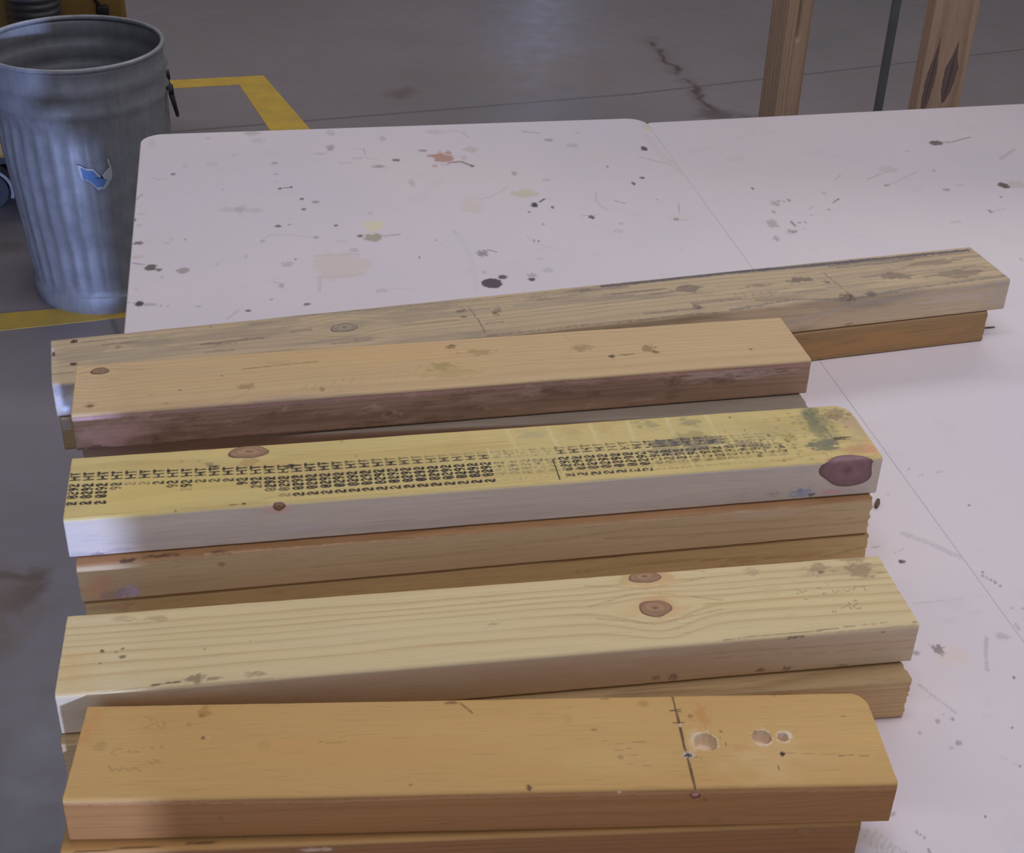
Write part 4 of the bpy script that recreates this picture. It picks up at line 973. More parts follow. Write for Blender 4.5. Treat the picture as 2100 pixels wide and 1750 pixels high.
class Paint:
    """marks, stains and print on a surface, in metres on that surface (u along, v across)"""
    def __init__(s, U, V, front_k=False):
        s.U, s.V = U, V; s.C = np.zeros((len(U), 3)); s.A = np.zeros(len(U)); s.front = front_k
    def over(s, idx, col, m, front):
        a = s.A[idx]; na = m + a * (1 - m); ok = na > 1e-6
        alb = albedo(col, K_FRONT if front else K_TOP)
        cc = (alb[None] * m[:, None] + s.C[idx] * (a * (1 - m))[:, None])
        cc[ok] /= na[ok][:, None]
        s.C[idx] = cc; s.A[idx] = na
    def blob(s, u, v, ru, rv, col, a, rag, soft, seed):
        k = 1.0 + rag
        idx = np.nonzero((np.abs(s.U - u) < ru * k) & (np.abs(s.V - v) < rv * k))[0]
        if not len(idx): return
        x, y = (s.U[idx] - u) / ru, (s.V[idx] - v) / rv
        n = fbm(s.U[idx] * 1000 / max(ru * 350, .8) + seed * 3.1, s.V[idx] * 1000 / max(rv * 350, .8) + seed * 1.7, seed)
        d = np.sqrt(x * x + y * y) + rag * (n - 0.5) * 2.2
        m = np.clip((1 - d) / max(soft, .02), 0, 1); m = m * m * (3 - 2 * m) * a
        s.over(idx, col, m, s.front and v < -0.0005)
    def stroke(s, pts, wd, col, a, rag, seed):
        P = np.asarray(pts)
        lo = P.min(0) - wd * 1.6; hi = P.max(0) + wd * 1.6
        idx = np.nonzero((s.U > lo[0]) & (s.U < hi[0]) & (s.V > lo[1]) & (s.V < hi[1]))[0]
        if not len(idx): return
        q = np.stack([s.U[idx], s.V[idx]], 1); best = np.full(len(idx), 9.0)
        for p0, p1 in zip(P, P[1:]):
            e = p1 - p0; t = np.clip(((q - p0) @ e) / max(e @ e, 1e-12), 0, 1)
            best = np.minimum(best, np.linalg.norm(q - p0 - t[:, None] * e, axis=1))
        n = fbm(q[:, 0] * 300 + seed * 5.3, q[:, 1] * 700 + seed, seed)
        m = np.clip((1 - best / wd + rag * (n - 0.5) * 2) / 0.45, 0, 1) * a * (1 - rag * 0.6 * (1 - n))
        s.over(idx, col, m, s.front and P[:, 1].mean() < -0.0005)
    def marks(s, L):
        for i, m in enumerate(L):
            if m[0] == 0: s.blob(*[t / 1000 for t in m[1:5]], m[5], m[6], m[7], m[8], i)
            else: s.stroke(np.asarray(m[1]) / 1000, m[2] / 1000, m[3], m[4], m[5], i)
    def rgba(s): return np.concatenate([s.C, s.A[:, None]], 1)

# ------------------------------------------------------------------ materials
def new_mat(name):
    m = bpy.data.materials.new(name); m.use_nodes = True; nt = m.node_tree
    return m, nt, nt.nodes['Principled BSDF']
def node(nt, t, **kw):
    n = nt.nodes.new(t)
    for k, v in kw.items(): setattr(n, k, v)
    return n
def math_(nt, op, a, b=None, clamp=False):
    n = node(nt, 'ShaderNodeMath', operation=op, use_clamp=clamp)
    for i, s in enumerate((a, b)):
        if s is None: continue
        if isinstance(s, (int, float)): n.inputs[i].default_value = s
        else: nt.links.new(s, n.inputs[i])
    return n.outputs[0]
def mixc(nt, f, a, b, mode='MIX'):
    n = node(nt, 'ShaderNodeMix', data_type='RGBA', blend_type=mode)
    for i, s in ((0, f), (6, a), (7, b)):
        if isinstance(s, (int, float)): n.inputs[i].default_value = s
        elif isinstance(s, (tuple, list, np.ndarray)): n.inputs[i].default_value = tuple(s[:3]) + (1,)
        else: nt.links.new(s, n.inputs[i])
    return n.outputs[2]
def ramp(nt, f, stops):
    n = node(nt, 'ShaderNodeValToRGB'); e = n.color_ramp.elements
    while len(e) < len(stops): e.new(0.5)
    for q, (p, c) in zip(e, stops): q.position = p; q.color = (c, c, c, 1) if isinstance(c, (int, float)) else tuple(c) + (1,)
    nt.links.new(f, n.inputs[0]); return n.outputs[0]
def noise(nt, scale, detail=3, rough=0.55, vec=(1, 1, 1), dist=0.0, coord='Object'):
    tc = node(nt, 'ShaderNodeTexCoord'); mp = node(nt, 'ShaderNodeMapping'); mp.inputs['Scale'].default_value = vec
    nt.links.new(tc.outputs[coord], mp.inputs[0]); n = node(nt, 'ShaderNodeTexNoise')
    n.inputs['Scale'].default_value = scale; n.inputs['Detail'].default_value = detail; n.inputs['Roughness'].default_value = rough
    n.inputs['Distortion'].default_value = dist
    nt.links.new(mp.outputs[0], n.inputs['Vector']); return n.outputs['Fac']
def attr(nt, name):
    return node(nt, 'ShaderNodeAttribute', attribute_name=name)
def bump(nt, h, strength, dist, bsdf):
    n = node(nt, 'ShaderNodeBump'); n.inputs['Strength'].default_value = strength; n.inputs['Distance'].default_value = dist
    nt.links.new(h, n.inputs['Height']); nt.links.new(n.outputs[0], bsdf.inputs['Normal'])
def plain(name, col, rough=0.6, metal=0.0, var=0.12, scale=20, bmp=0.0):
    m, nt, b = new_mat(name)
    n = noise(nt, scale, 4)
    lo = [c * (1 - var) for c in col]; hi = [min(c * (1 + var), 1) for c in col]
    nt.links.new(ramp(nt, n, [(0.3, lo), (0.7, hi)]), b.inputs['Base Color'])
    b.inputs['Roughness'].default_value = rough; b.inputs['Metallic'].default_value = metal
    if bmp: bump(nt, n, bmp, 0.002, b)
    return m

def wood_mat(name, early, late, front=None, contrast=0.6, rough=0.62, streak=0.10, mott=0.12, axis='x', patina=None):
    """softwood: growth rings from the 'ring' attribute, fibre streaks, then the painted wear map"""
    m, nt, b = new_mat(name)
    st = {'x': (1, 60, 60), 'z': (60, 60, 1)}[axis]; st2 = {'x': (1, 9, 9), 'z': (9, 9, 1)}[axis]
    fib = noise(nt, 7.0, 4, 0.6, st); big = noise(nt, 4.0, 3, 0.5, st2); fine = noise(nt, 60, 3, 0.6, {'x': (0.5, 8, 8), 'z': (8, 8, .5)}[axis])
    r = math_(nt, 'ADD', attr(nt, 'ring').outputs['Fac'], math_(nt, 'MULTIPLY', math_(nt, 'SUBTRACT', fib, 0.5), 0.35))
    fr = math_(nt, 'FRACT', r)
    latew = ramp(nt, fr, [(0.0, 0.15), (0.35, 0.0), (0.62, 0.25), (0.86, 1.0), (0.95, 0.75), (1.0, 0.15)])
    latew = math_(nt, 'MULTIPLY', latew, ramp(nt, big, [(0.25, 0.45), (0.7, 1.0)]))
    f = math_(nt, 'MULTIPLY', latew, contrast)
    col = mixc(nt, f, early, late)
    if front is not None:                                   # the planed edge has its own colour pair
        fm = attr(nt, 'edge').outputs['Fac']
        col = mixc(nt, fm, col, mixc(nt, f, front[0], front[1]))
    col = mixc(nt, 1.0, col, ramp(nt, fib, [(0.25, 1 - streak * 1.6), (0.75, 1 + streak * 0.4)]), 'MULTIPLY')
    col = mixc(nt, 1.0, col, ramp(nt, big, [(0.25, 1 - mott), (0.75, 1.0)]), 'MULTIPLY')
    col = mixc(nt, 1.0, col, ramp(nt, fine, [(0.28, 1 - streak * 2.2), (0.45, 1.0)]), 'MULTIPLY')
    if patina is not None:                                  # soft weather-grey clouds
        pt = noise(nt, 9.0, 5, 0.6, {'x': (0.45, 3, 3), 'z': (3, 3, .45)}[axis], 0.4)
        col = mixc(nt, math_(nt, 'MULTIPLY', ramp(nt, pt, [(patina[2], 0.0), (patina[2] + 0.18, 1.0)]), patina[1]), col, patina[0])
    p = attr(nt, 'paint')
    col = mixc(nt, p.outputs['Alpha'], col, p.outputs['Color'])
    nt.links.new(col, b.inputs['Base Color'])
    b.inputs['Roughness'].default_value = rough; b.inputs['Specular IOR Level'].default_value = 0.3
    h = math_(nt, 'ADD', math_(nt, 'MULTIPLY', latew, 0.4), fib)
    bump(nt, h, 0.22, 0.0006, b)
    return m

def knot_mat(name, dark, light, spacing=0.0022):
    m, nt, b = new_mat(name)
    d = attr(nt, 'kd').outputs['Fac']
    n = noise(nt, 90, 3)
    r = math_(nt, 'ADD', math_(nt, 'MULTIPLY', d, 1.9), math_(nt, 'MULTIPLY', n, 1.6))
    t = math_(nt, 'PINGPONG', r, 0.5)
    col = mixc(nt, ramp(nt, t, [(0.0, 0.2), (0.5, 0.8)]), dark, light)
    col = mixc(nt, ramp(nt, d, [(0.05, 0.7), (0.22, 0.0)]), col, tuple(c * 0.65 for c in dark))
    col = mixc(nt, ramp(nt, d, [(0.72, 0.0), (0.98, 0.9)]), col, tuple(c * 0.6 for c in dark))
    nt.links.new(col, b.inputs['Base Color']); b.inputs['Roughness'].default_value = 0.5
    bump(nt, t, 0.2, 0.0005, b)
    return m

# ------------------------------------------------------------------ lumber
T, W, ER = 0.038, 0.089, 0.0028
def lumber(name, xy, th, L, ztop, mat, label, key, du=0.0011, dv=0.0011, pith=(0.03, -0.2), spacing=0.005,
           wobble=0.004, seed=1, corner=None, rough_end=(0.0003, 0.0003), ink=None, warp_knots=(), er=ER, holes=()):
    # cross-section: bottom back -> bottom front -> up the front edge -> over the top -> down the back
    nf = max(int((T - er) / dv), 3); nt_ = max(int((W - 2 * er) / dv), 4)
    sec = [(W * f, -T) for f in (0.97, 0.66, 0.33)] + [(er * 0.6, -T), (0.0, -T + er * 0.6)]
    sec += [(0.0, -T + er * .6 + (T - 1.6 * er) * k / nf) for k in range(1, nf)]
    sec += [(er - er * math.cos(a), -er + er * math.sin(a)) for a in np.linspace(0, PI / 2, 5)]
    sec += [(er + (W - 2 * er) * k / nt_, 0.0) for k in range(1, nt_)]
    sec += [(W - er + er * math.sin(a), -er + er * math.cos(a)) for a in np.linspace(0, PI / 2, 4)]
    sec += [(W, -T * 0.5), (W, -T + er)]
    sec = np.array(sec); m = len(sec)
    nu = max(int(L / du), 8); xs = np.concatenate([[0.0006], np.linspace(0.0016, L - 0.0016, nu), [L - 0.0006]]); n = len(xs)
    # ring loops; both ends closed by inset loops
    X = np.repeat(xs, m); Y = np.tile(sec[:, 0], n); Z = np.tile(sec[:, 1], n)
    cy, cz = W / 2, -T / 2
    ends = []
    for x in (0.0, L):
        for f in (0.985, 0.72, 0.42, 0.14):
            ends.append((np.full(m, x), cy + (sec[:, 0] - cy) * f, cz + (sec[:, 1] - cz) * f))
    X = np.concatenate([X] + [e[0] for e in ends]); Y = np.concatenate([Y] + [e[1] for e in ends]); Z = np.concatenate([Z] + [e[2] for e in ends])
    def ringq(a, b):
        i = np.arange(m); j = (i + 1) % m
        return np.stack([a * m + i, a * m + j, b * m + j, b * m + i], 1)
    quads = [ringq(k, k + 1) for k in range(n - 1)]
    quads = [np.concatenate(quads)]
    q2 = []
    for base, first in ((n, 0), (n + 4, n - 1)):
        seq = [first, base, base + 1, base + 2, base + 3]
        for a, b in zip(seq, seq[1:]):
            q = ringq(a, b); q2.append(q[:, ::-1] if first == 0 else q)
    quads += q2
    ngl = [np.arange((n + 3) * m, (n + 4) * m)[None, :], np.arange((n + 7) * m, (n + 8) * m)[None, ::-1]]
    # fields
    top = Z > -er * 0.5
    v = np.where(top | (Y > er), Y, Z)                     # unwrapped: top 0..W, front edge -T..0
    v = np.where((Y <= er) & ~top, Z, v)
    yk = Y.copy(); zk = Z.copy()
    for (ku, kv, ru, rv) in warp_knots:
        g = 1.25 * np.exp(-((X - ku) / (2.1 * ru)) ** 2)
        dvv = v - kv; dd = np.sign(dvv) * np.maximum(np.abs(dvv) - rv * g * np.exp(-(np.abs(dvv) / (5 * rv)) ** 2), 0)
        sh = dd - dvv
        yk = yk + np.where(v >= 0, sh, 0); zk = zk + np.where(v < 0, sh, 0)
    r = np.sqrt((yk - pith[0]) ** 2 + (zk - pith[1]) ** 2)
    r = r + wobble * (fbm(X * 3.1 + seed * 9, Y * 6, seed) - 0.5) * 2 + 0.0016 * (vnoise(X * 14, Y * 40 + Z * 40, seed + 3) - 0.5)
    ring = r / spacing * (1 + 0.12 * (vnoise(r / spacing * 0.35, r * 0 + seed, seed) - 0.5))
    P = Paint(X, v, True)
    if key in MARKS: P.marks(MARKS[key])
    if ink is not None: ink(P)
    endm = (X < 0.0007) | (X > L - 0.0007)
    P.A = np.where(endm, P.A * 0.3, P.A); P.A = np.where(Z < -T + 1e-4, 0, P.A)
    edge = np.clip((-Z - er * 0.25) / (er * 0.9), 0, 1) * (Y < W * 0.5)
    # shape: slightly uneven faces, chipped or frayed ends, knocked-off corners, drilled holes
    j = (fbm(X * 25, Y * 30 + Z * 50, seed + 20) - 0.5)
    side = np.where(Y <= er, -1.0, np.where(Y >= W - er, 1.0, 0.0))
    Y2 = Y + side * j * 0.0007; Z2 = np.where(top & ~endm, Z + (j - 0.4) * 0.0004, Z)
    Z2 = np.minimum(Z2, 0.0)
    for e, amp in ((0, rough_end[0]), (1, rough_end[1])):
        wgt = np.clip((X - L + 0.004) / 0.004, 0, 1) if e else np.clip((0.004 - X) / 0.004, 0, 1)
        jj = vnoise(Y * 330 + 5, Z * 420, seed + 31) - 0.6
        X = X + wgt * jj * amp * (1 if e else -1)
    if corner:
        R_ = corner; a = np.maximum(X - (L - R_), 0); b_ = np.maximum(Y2 - (W - R_), 0); q = np.hypot(a, b_)
        s_ = np.where(q > R_, R_ / np.maximum(q, 1e-9), 1.0); ok = (a > 0) & (b_ > 0)
        X = np.where(ok, L - R_ + a * s_, X); Y2 = np.where(ok, W - R_ + b_ * s_, Y2)
    for hu, hv, hr in holes:
        dd = np.hypot(X - hu / 1000, Y2 - hv / 1000); hr /= 1000
        Z2 = np.where(top & (dd < hr), Z2 - 0.009 * np.clip((hr - dd) / 0.0013, 0, 1) ** 0.5, Z2)
    me = grid_mesh(name, np.stack([X, Y2, Z2], 1), quads + ngl, {'ring': ring, 'paint': P.rgba(), 'edge': edge})
    me.shade_smooth(); me.set_sharp_from_angle(angle=math.radians(50))
    o = link(name, me, mat)
    o.location = (xy[0], xy[1], TABLE_Z + ztop); o.rotation_euler = (0, 0, th)
    tag(o, label, 'board', 'softwood boards stacked on the white table')
    return o

def knot(parent, u, v, ru, rv, mat, seed=0, er=ER, umax=9.0):
    """a knot: an oval plug of harder wood that follows the board's surface, rounding the arris where it meets it"""
    K, A = 10, 40; pts = []; kd = []
    arc = er * PI / 2
    def surf(u_, v_):
        o = 0.00035
        if v_ >= er: return (u_, v_, o)
        if v_ <= -er: return (u_, -o, v_)
        a = (v_ + er) / (2 * er) * PI / 2
        return (u_, er - (er + o) * math.cos(a), -er + (er + o) * math.sin(a))
    rnd = random.Random(seed); ph = [rnd.uniform(0, 6.3) for _ in range(4)]
    for k in range(K + 1):
        for a in range(A):
            t = 2 * PI * a / A; f = k / K
            w = 1 + 0.07 * math.sin(2 * t + ph[0]) + 0.05 * math.sin(3 * t + ph[1]) + 0.03 * math.sin(5 * t + ph[2])
            uu = min(u + ru * f * w * math.cos(t), umax); vv = min(max(v + rv * f * w * math.sin(t), -T + 0.002), W - 0.0025)
            p = surf(uu, vv)
            if k == K:                                      # rim sinks into the board
                p = (p[0], p[1] + (0.0008 if vv < -er else 0), p[2] - (0.0008 if vv > -er else 0))
            pts.append(p); kd.append(f)
    q = [[(k * A + a, k * A + (a + 1) % A, (k + 1) * A + (a + 1) % A, (k + 1) * A + a) for k in range(1, K) for a in range(A)]]
    tri = [[(0, A + a, A + (a + 1) % A) for a in range(A)]]
    me = grid_mesh('knot', np.array(pts), [np.array(q[0])[:, ::-1], np.array(tri[0])], {'kd': np.array(kd)})
    bm = bmesh.new(); bm.from_mesh(me); bmesh.ops.recalc_face_normals(bm, faces=bm.faces[:]); bm.to_mesh(me); bm.free()
    me.shade_smooth()
    return link('knot', me, mat, parent)

# dot-matrix print: 5 x 7 characters
GLYPH = {'0': '01110 10001 10011 10101 11001 10001 01110', '2': '01110 10001 00001 00110 01000 10000 11111',
         '6': '00110 01000 10000 11110 10001 10001 01110', '9': '01110 10001 10001 01111 00001 00010 01100',
         'H': '10001 10001 10001 11111 10001 10001 10001', 'T': '11111 00100 00100 00100 00100 00100 00100', ' ': ' '.join(['00000'] * 7)}
def heat_stamp(P):
    text = '20292 HT'; OFF = (.0418, .0330, .0276, .0223, .0168, 0, .0064, 0.0); WID = (.0032, .0031, .0031, .0031, .0032, 0, .0048, .0038)
    ink = (34, 27, 30); rnd = random.Random(5)
    for k in range(54):
        u0 = 0.0045 + 0.0112 * k
        vt = 0.0665 - 0.0105 * min(u0 / 0.17, 1) - 0.003 * max(u0 - .17, 0) / .4
        wgt = [1.0] * 8; st = 0.95; drop = 0.0
        if k in (3, 4, 5, 6, 9, 10, 11): wgt = [0, 0, 0, 0, 0.75, 0, 1, 1]
        if k == 3: wgt[3] = .5
        if k in (4, 5): wgt[4] = .35
        if k == 7: wgt = [0, 0, 0, .6, 1, 0, 1, 1]
        if k == 8: wgt = [0, 0, .2, .9, 1, 0, 1, 1]
        if k == 12: wgt = [0, 0, 0, .8, 1, 0, 1, 1]
        if k == 13: wgt = [0, 0, .6, .9, 1, 0, 1, 1]
        if k == 14: wgt = [0, .6, 1, 1, 1, 0, 1, 1]
        if k == 15: wgt = [.3, .6, .9, 1, 1, 0, 1, .9]
        if k >= 19: wgt[7] = max(0.75 - (k - 19) * 0.07, .15)
        if 24 <= k < 31: wgt[6] = .75
        if 31 <= k < 36: wgt = [.12, .25, .35, .4, .45, 0, .35, .25]; drop = .45
        if 36 <= k < 43: wgt = [.85, .8, .95, .95, .95, 0, .8, .45]; drop = .12
        if 43 <= k < 49: wgt = [.15, .35, .7, .85, .9, 0, .9, .7]; drop = .3
        if k >= 49: q = (k - 49); wgt = [.1, .2, .55, .6, .7 - .1 * q, 0, .5 - .1 * q, .3 - .05 * q]; drop = .4
        for c, ch in enumerate(text):
            if wgt[c] <= 0: continue
            rows = GLYPH[ch].split(); v0 = vt - .0028 - OFF[c] - WID[c] / 2
            if rnd.random() < (.75 if k > 11 or k < 3 else .4) and ch != ' ': P.blob(u0 + rnd.uniform(-.001, .001), v0 + WID[c] / 2, .0042, .0022, (70, 58, 44), wgt[c] * rnd.uniform(.25, .7), .7, .6, k * 17 + c)
            for ri in range(7):
                for ci in range(5):
                    if rows[ri][ci] == '0' or rnd.random() < drop: continue
                    uu = u0 + (ri / 6 - 0.5) * 0.0072; vv = v0 + ci / 4 * WID[c]
                    if uu < 0.0008 or vv < 0.001: continue
                    P.blob(uu, vv, 0.00158, 0.00108, ink, min(st * wgt[c] * rnd.uniform(.85, 1.1), .97), .45, .5, k * 31 + c)
    for u_, v_, ru, rv, a in ((.1125, .064, .004, .004, .5), (.1165, .060, .005, .003, .85), (.178, .0530, .005, .0035, .85), (.505, .047, .022, .008, .6), (.538, .046, .017, .008, .55), (.52, .034, .02, .007, .35), (.574, .034, .02, .008, .45)):
        P.blob(u_, v_, ru, rv, (70, 68, 70) if a < .8 else ink, a, .6, .6, int(u_ * 999))
    P.stroke(np.array([(.3985, .004), (.3985, .034)]), .0007, ink, .95, .1, 3)

A_ = albedo
wm = {}
def F(c): return tuple(albedo(c, K_FRONT))
def S(c): return tuple(albedo(c))
wm['A'] = wood_mat('honey_pine', S((174, 140, 86)), S((152, 112, 62)), (F((94, 64, 34)), F((78, 50, 24))), 0.45, streak=.06, mott=.10)
wm['a'] = wood_mat('honey_pine_low', S((160, 122, 72)), S((140, 98, 54)), (F((86, 58, 32)), F((70, 46, 22))), 0.5, streak=.06)
wm['B'] = wood_mat('pale_pine', S((187, 168, 126)), S((158, 130, 88)), (F((152, 136, 112)), F((122, 102, 80))), 0.75, streak=.05, mott=.08)
wm['b'] = wood_mat('rough_pine', S((150, 126, 90)), S((118, 92, 58)), (F((146, 122, 88)), F((110, 86, 58))), 0.8, streak=.1)
wm['C'] = wood_mat('yellow_pine', S((180, 160, 104)), S((160, 134, 80)), (F((172, 160, 147)), F((148, 134, 120))), 0.55, streak=.06, mott=.10)
wm['c'] = wood_mat('tan_pine', S((140, 104, 70)), S((110, 78, 48)), (F((162, 140, 106)), F((130, 106, 74))), 0.7, streak=.08)
wm['cl'] = wood_mat('tan_pine_low', S((146, 116, 78)), S((120, 90, 56)), (F((154, 132, 90)), F((124, 100, 64))), 0.7, streak=.08)
wm['D'] = wood_mat('orange_pine', S((172, 146, 108)), S((154, 122, 84)), (F((104, 84, 70)), F((76, 58, 46))), 0.45, streak=.06, mott=.08)
wm['d'] = wood_mat('grey_brown_pine', S((124, 112, 98)), S((100, 88, 76)), (F((100, 80, 66)), F((76, 58, 44))), 0.5)
wm['E'] = wood_mat('weathered_pine', S((166, 146, 116)), S((132, 114, 90)), (F((146, 130, 106)), F((122, 104, 82))), 0.6, streak=.08, patina=(S((114, 103, 94)), .8, .50))
wm['e'] = wood_mat('brown_pine', S((130, 104, 74)), S((104, 80, 54)), (F((98, 78, 52)), F((78, 60, 38))), 0.6)
kred = knot_mat('red_knot', F((70, 50, 52)), F((86, 62, 62))); kbrn = knot_mat('brown_knot', S((110, 78, 54)), S((146, 112, 80)))
kdk = knot_mat('dark_knot', S((92, 66, 46)), S((128, 94, 62))); kgrey = knot_mat('grey_knot', S((104, 90, 74)), S((140, 124, 102)))

# ------------------------------------------------------------------ room
floor_m, nt, b = new_mat('sealed_concrete')
n1 = noise(nt, 1.3, 5, 0.6); n2 = noise(nt, 14, 6, 0.65); n3 = noise(nt, 260, 2, 0.6)
col = mixc(nt, ramp(nt, n1, [(0.3, 0.0), (0.7, 1.0)]), S((96, 92, 92)), S((108, 101, 104)))
col = mixc(nt, ramp(nt, n2, [(0.35, 0.0), (0.75, 0.5)]), col, S((100, 90, 84)))
tc = node(nt, 'ShaderNodeTexCoord'); sep = node(nt, 'ShaderNodeSeparateXYZ')
nw = node(nt, 'ShaderNodeTexNoise'); nw.inputs['Scale'].default_value = 9; nw.inputs['Detail'].default_value = 5
nt.links.new(tc.outputs['Object'], nw.inputs['Vector'])
wv = node(nt, 'ShaderNodeVectorMath', operation='MULTIPLY_ADD'); wv.inputs[1].default_value = (0.10, 0.10, 0); wv.inputs[2].default_value = (-0.05, -0.05, 0)
nt.links.new(nw.outputs['Color'], wv.inputs[0])
wa = node(nt, 'ShaderNodeVectorMath', operation='ADD'); nt.links.new(tc.outputs['Object'], wa.inputs[0]); nt.links.new(wv.outputs[0], wa.inputs[1])
def seg_mask(p, q, wd, soft, warped):
    """1 inside a line of half-width wd between floor points p and q"""
    L = math.hypot(q[0] - p[0], q[1] - p[1]); a = math.atan2(q[1] - p[1], q[0] - p[0])
    mp = node(nt, 'ShaderNodeMapping', vector_type='TEXTURE'); mp.inputs['Location'].default_value = (p[0], p[1], 0); mp.inputs['Rotation'].default_value = (0, 0, a)
    nt.links.new(wa.outputs[0] if warped else tc.outputs['Object'], mp.inputs[0])
    s = node(nt, 'ShaderNodeSeparateXYZ'); nt.links.new(mp.outputs[0], s.inputs[0])
    dx = math_(nt, 'SUBTRACT', math_(nt, 'ABSOLUTE', math_(nt, 'SUBTRACT', s.outputs[0], L / 2)), L / 2)
    d = math_(nt, 'MAXIMUM', math_(nt, 'MAXIMUM', dx, 0.0), math_(nt, 'ABSOLUTE', s.outputs[1]))
    return math_(nt, 'DIVIDE', math_(nt, 'SUBTRACT', wd + soft, d), soft, True)
def floor_mark(c, p, q, wd, soft, a, colr, warped=True, rag=None):
    f = seg_mask(p, q, wd, soft, warped)
    if rag: f = math_(nt, 'MULTIPLY', f, ramp(nt, n2, [(rag, 0.0), (rag + 0.2, 1.0)]))
    return mixc(nt, math_(nt, 'MULTIPLY', f, a), c, S(colr))
for p, q in (((-3.2, 3.2), (0.35, 4.42)), ((0.35, 4.42), (4.0, 6.0)), ((-1.01, 3.05), (-0.62, 2.15))):
    col = floor_mark(col, p, q, 0.003, 0.006, 0.6, (70, 64, 62), False)
col = floor_mark(col, (0.43, 5.00), (0.60, 4.26), 0.008, 0.04, 0.6, (88, 74, 70), True, .36)
col = floor_mark(col, (0.44, 4.96), (0.60, 4.28), 0.004, 0.012, 0.85, (62, 54, 54), True, .34)
col = floor_mark(col, (0.58, 4.27), (0.70, 4.22), 0.02, 0.05, 0.7, (74, 66, 66), True, .30)
col = floor_mark(col, (-0.90, 1.897), (-0.803, 1.893), 0.004, 0.012, 0.95, (58, 46, 42), True, .25)
col = floor_mark(col, (-0.803, 1.893), (-0.812, 1.83), 0.008, 0.03, 0.9, (62, 48, 42), True, .30)
col = floor_mark(col, (-0.85, 1.86), (-0.86, 1.70), 0.03, 0.06, 0.6, (98, 82, 72), True, .25)
col = floor_mark(col, (-0.81, 1.80), (-0.86, 1.69), 0.02, 0.05, 0.5, (92, 78, 66), True, .30)
col = floor_mark(col, (0.02, 4.55), (0.10, 4.60), 0.05, 0.22, 0.4, (104, 88, 76), True, .3)
col = floor_mark(col, (-0.4, 4.34), (-0.38, 4.36), 0.01, 0.04, 0.6, (84, 68, 62), True)
col = floor_mark(col, (-1.33, 3.19), (-1.22, 3.14), 0.01, 0.07, 0.6, (84, 74, 68), True, .4)
nt.links.new(col, b.inputs['Base Color'])
nt.links.new(ramp(nt, n2, [(0.3, 0.30), (0.7, 0.42)]), b.inputs['Roughness']); b.inputs['Specular IOR Level'].default_value = 0.35
bump(nt, n3, 0.08, 0.0006, b)

bm = bmesh.new(); box(bm, (-6, -4, -0.12), (6, 9.2, 0)); o = from_bm('floor', bm, floor_m); tag(o, 'grey sealed concrete workshop floor with joints and scrapes', kind='structure')
back_m = plain('bounce_wall_paint', (0.78, 0.74, 0.70), 0.85, var=.03, scale=5)  # pale, so the added back wall bounces light forward
wall_m = plain('painted_block', (0.40, 0.39, 0.38), 0.85, var=.04, scale=6)
ceil_m = plain('ceiling_paint', (0.55, 0.54, 0.53), 0.9, var=.03, scale=4)
YB = -0.62                                                 # face of the added, unseen wall behind the camera
for nm, lo, hi in (('wall_far', (-6, 9.0, 0), (6, 9.2, 3.5)), ('wall_left', (-6.0, YB, 0), (-5.85, 9.0, 3.5)), ('wall_right', (5.85, YB, 0), (6.0, 9.0, 3.5))):
    bm = bmesh.new(); box(bm, lo, hi); o = from_bm(nm, bm, wall_m); tag(o, kind='structure')
bm = bmesh.new()                                           # added unseen wall; the edge of its doorway cuts off the daylight
JR = 0.222
box(bm, (JR, YB - 0.14, 0), (6, YB, 3.5)); box(bm, (-6, YB - 0.14, 0), (JR - 1.5, YB, 3.5)); box(bm, (JR - 1.5, YB - 0.14, 2.6), (JR, YB, 3.5))
o = from_bm('added_wall_back', bm, back_m); tag(o, kind='structure')
bm = bmesh.new(); box(bm, (-6, YB - 0.14, 3.5), (6, 9.2, 3.6)); o = from_bm('ceiling', bm, ceil_m); tag(o, kind='structure')
house_m = plain('lamp_housing', (0.7, 0.7, 0.7), 0.5, var=.03)
for i, (x, y, watt) in enumerate(LAMPS):
    bm = bmesh.new(); box(bm, (x - 1.25, y - 0.3, 3.29), (x + 1.25, y + 0.3, 3.5), 0.01)
    o = from_bm('ceiling_light', bm, house_m); tag(o, 'long fluorescent ceiling fixture ' + ('above the lumber pile', 'above the right-hand table', 'above the yellow machine', 'above the far floor behind the rack')[i], 'light', 'fluorescent fixtures on the ceiling')

# a tall narrow window in the far wall; the sealed floor mirrors it faintly
glass, nt, bs = new_mat('daylit_pane'); bs.inputs['Base Color'].default_value = (.3, .35, .45, 1); bs.inputs['Roughness'].default_value = .1
bs.inputs['Emission Color'].default_value = (.45, .58, 1, 1); bs.inputs['Emission Strength'].default_value = 1.3
win = empty('window_1', (0.08, 8.99, 1.35)); tag(win, kind='structure')
bm = bmesh.new(); box(bm, (-.11, -.005, -.95), (.11, .008, .95)); from_bm('pane', bm, glass, win)
bm = bmesh.new()
for lo, hi in (((-.16, -.03, -1.0), (-.11, .01, 1.0)), ((.11, -.03, -1.0), (.16, .01, 1.0)), ((-.11, -.03, .95), (.11, .01, 1.0)), ((-.11, -.03, -1.0), (.11, .01, -.95))): box(bm, lo, hi)
from_bm('window_frame', bm, wall_m, win)

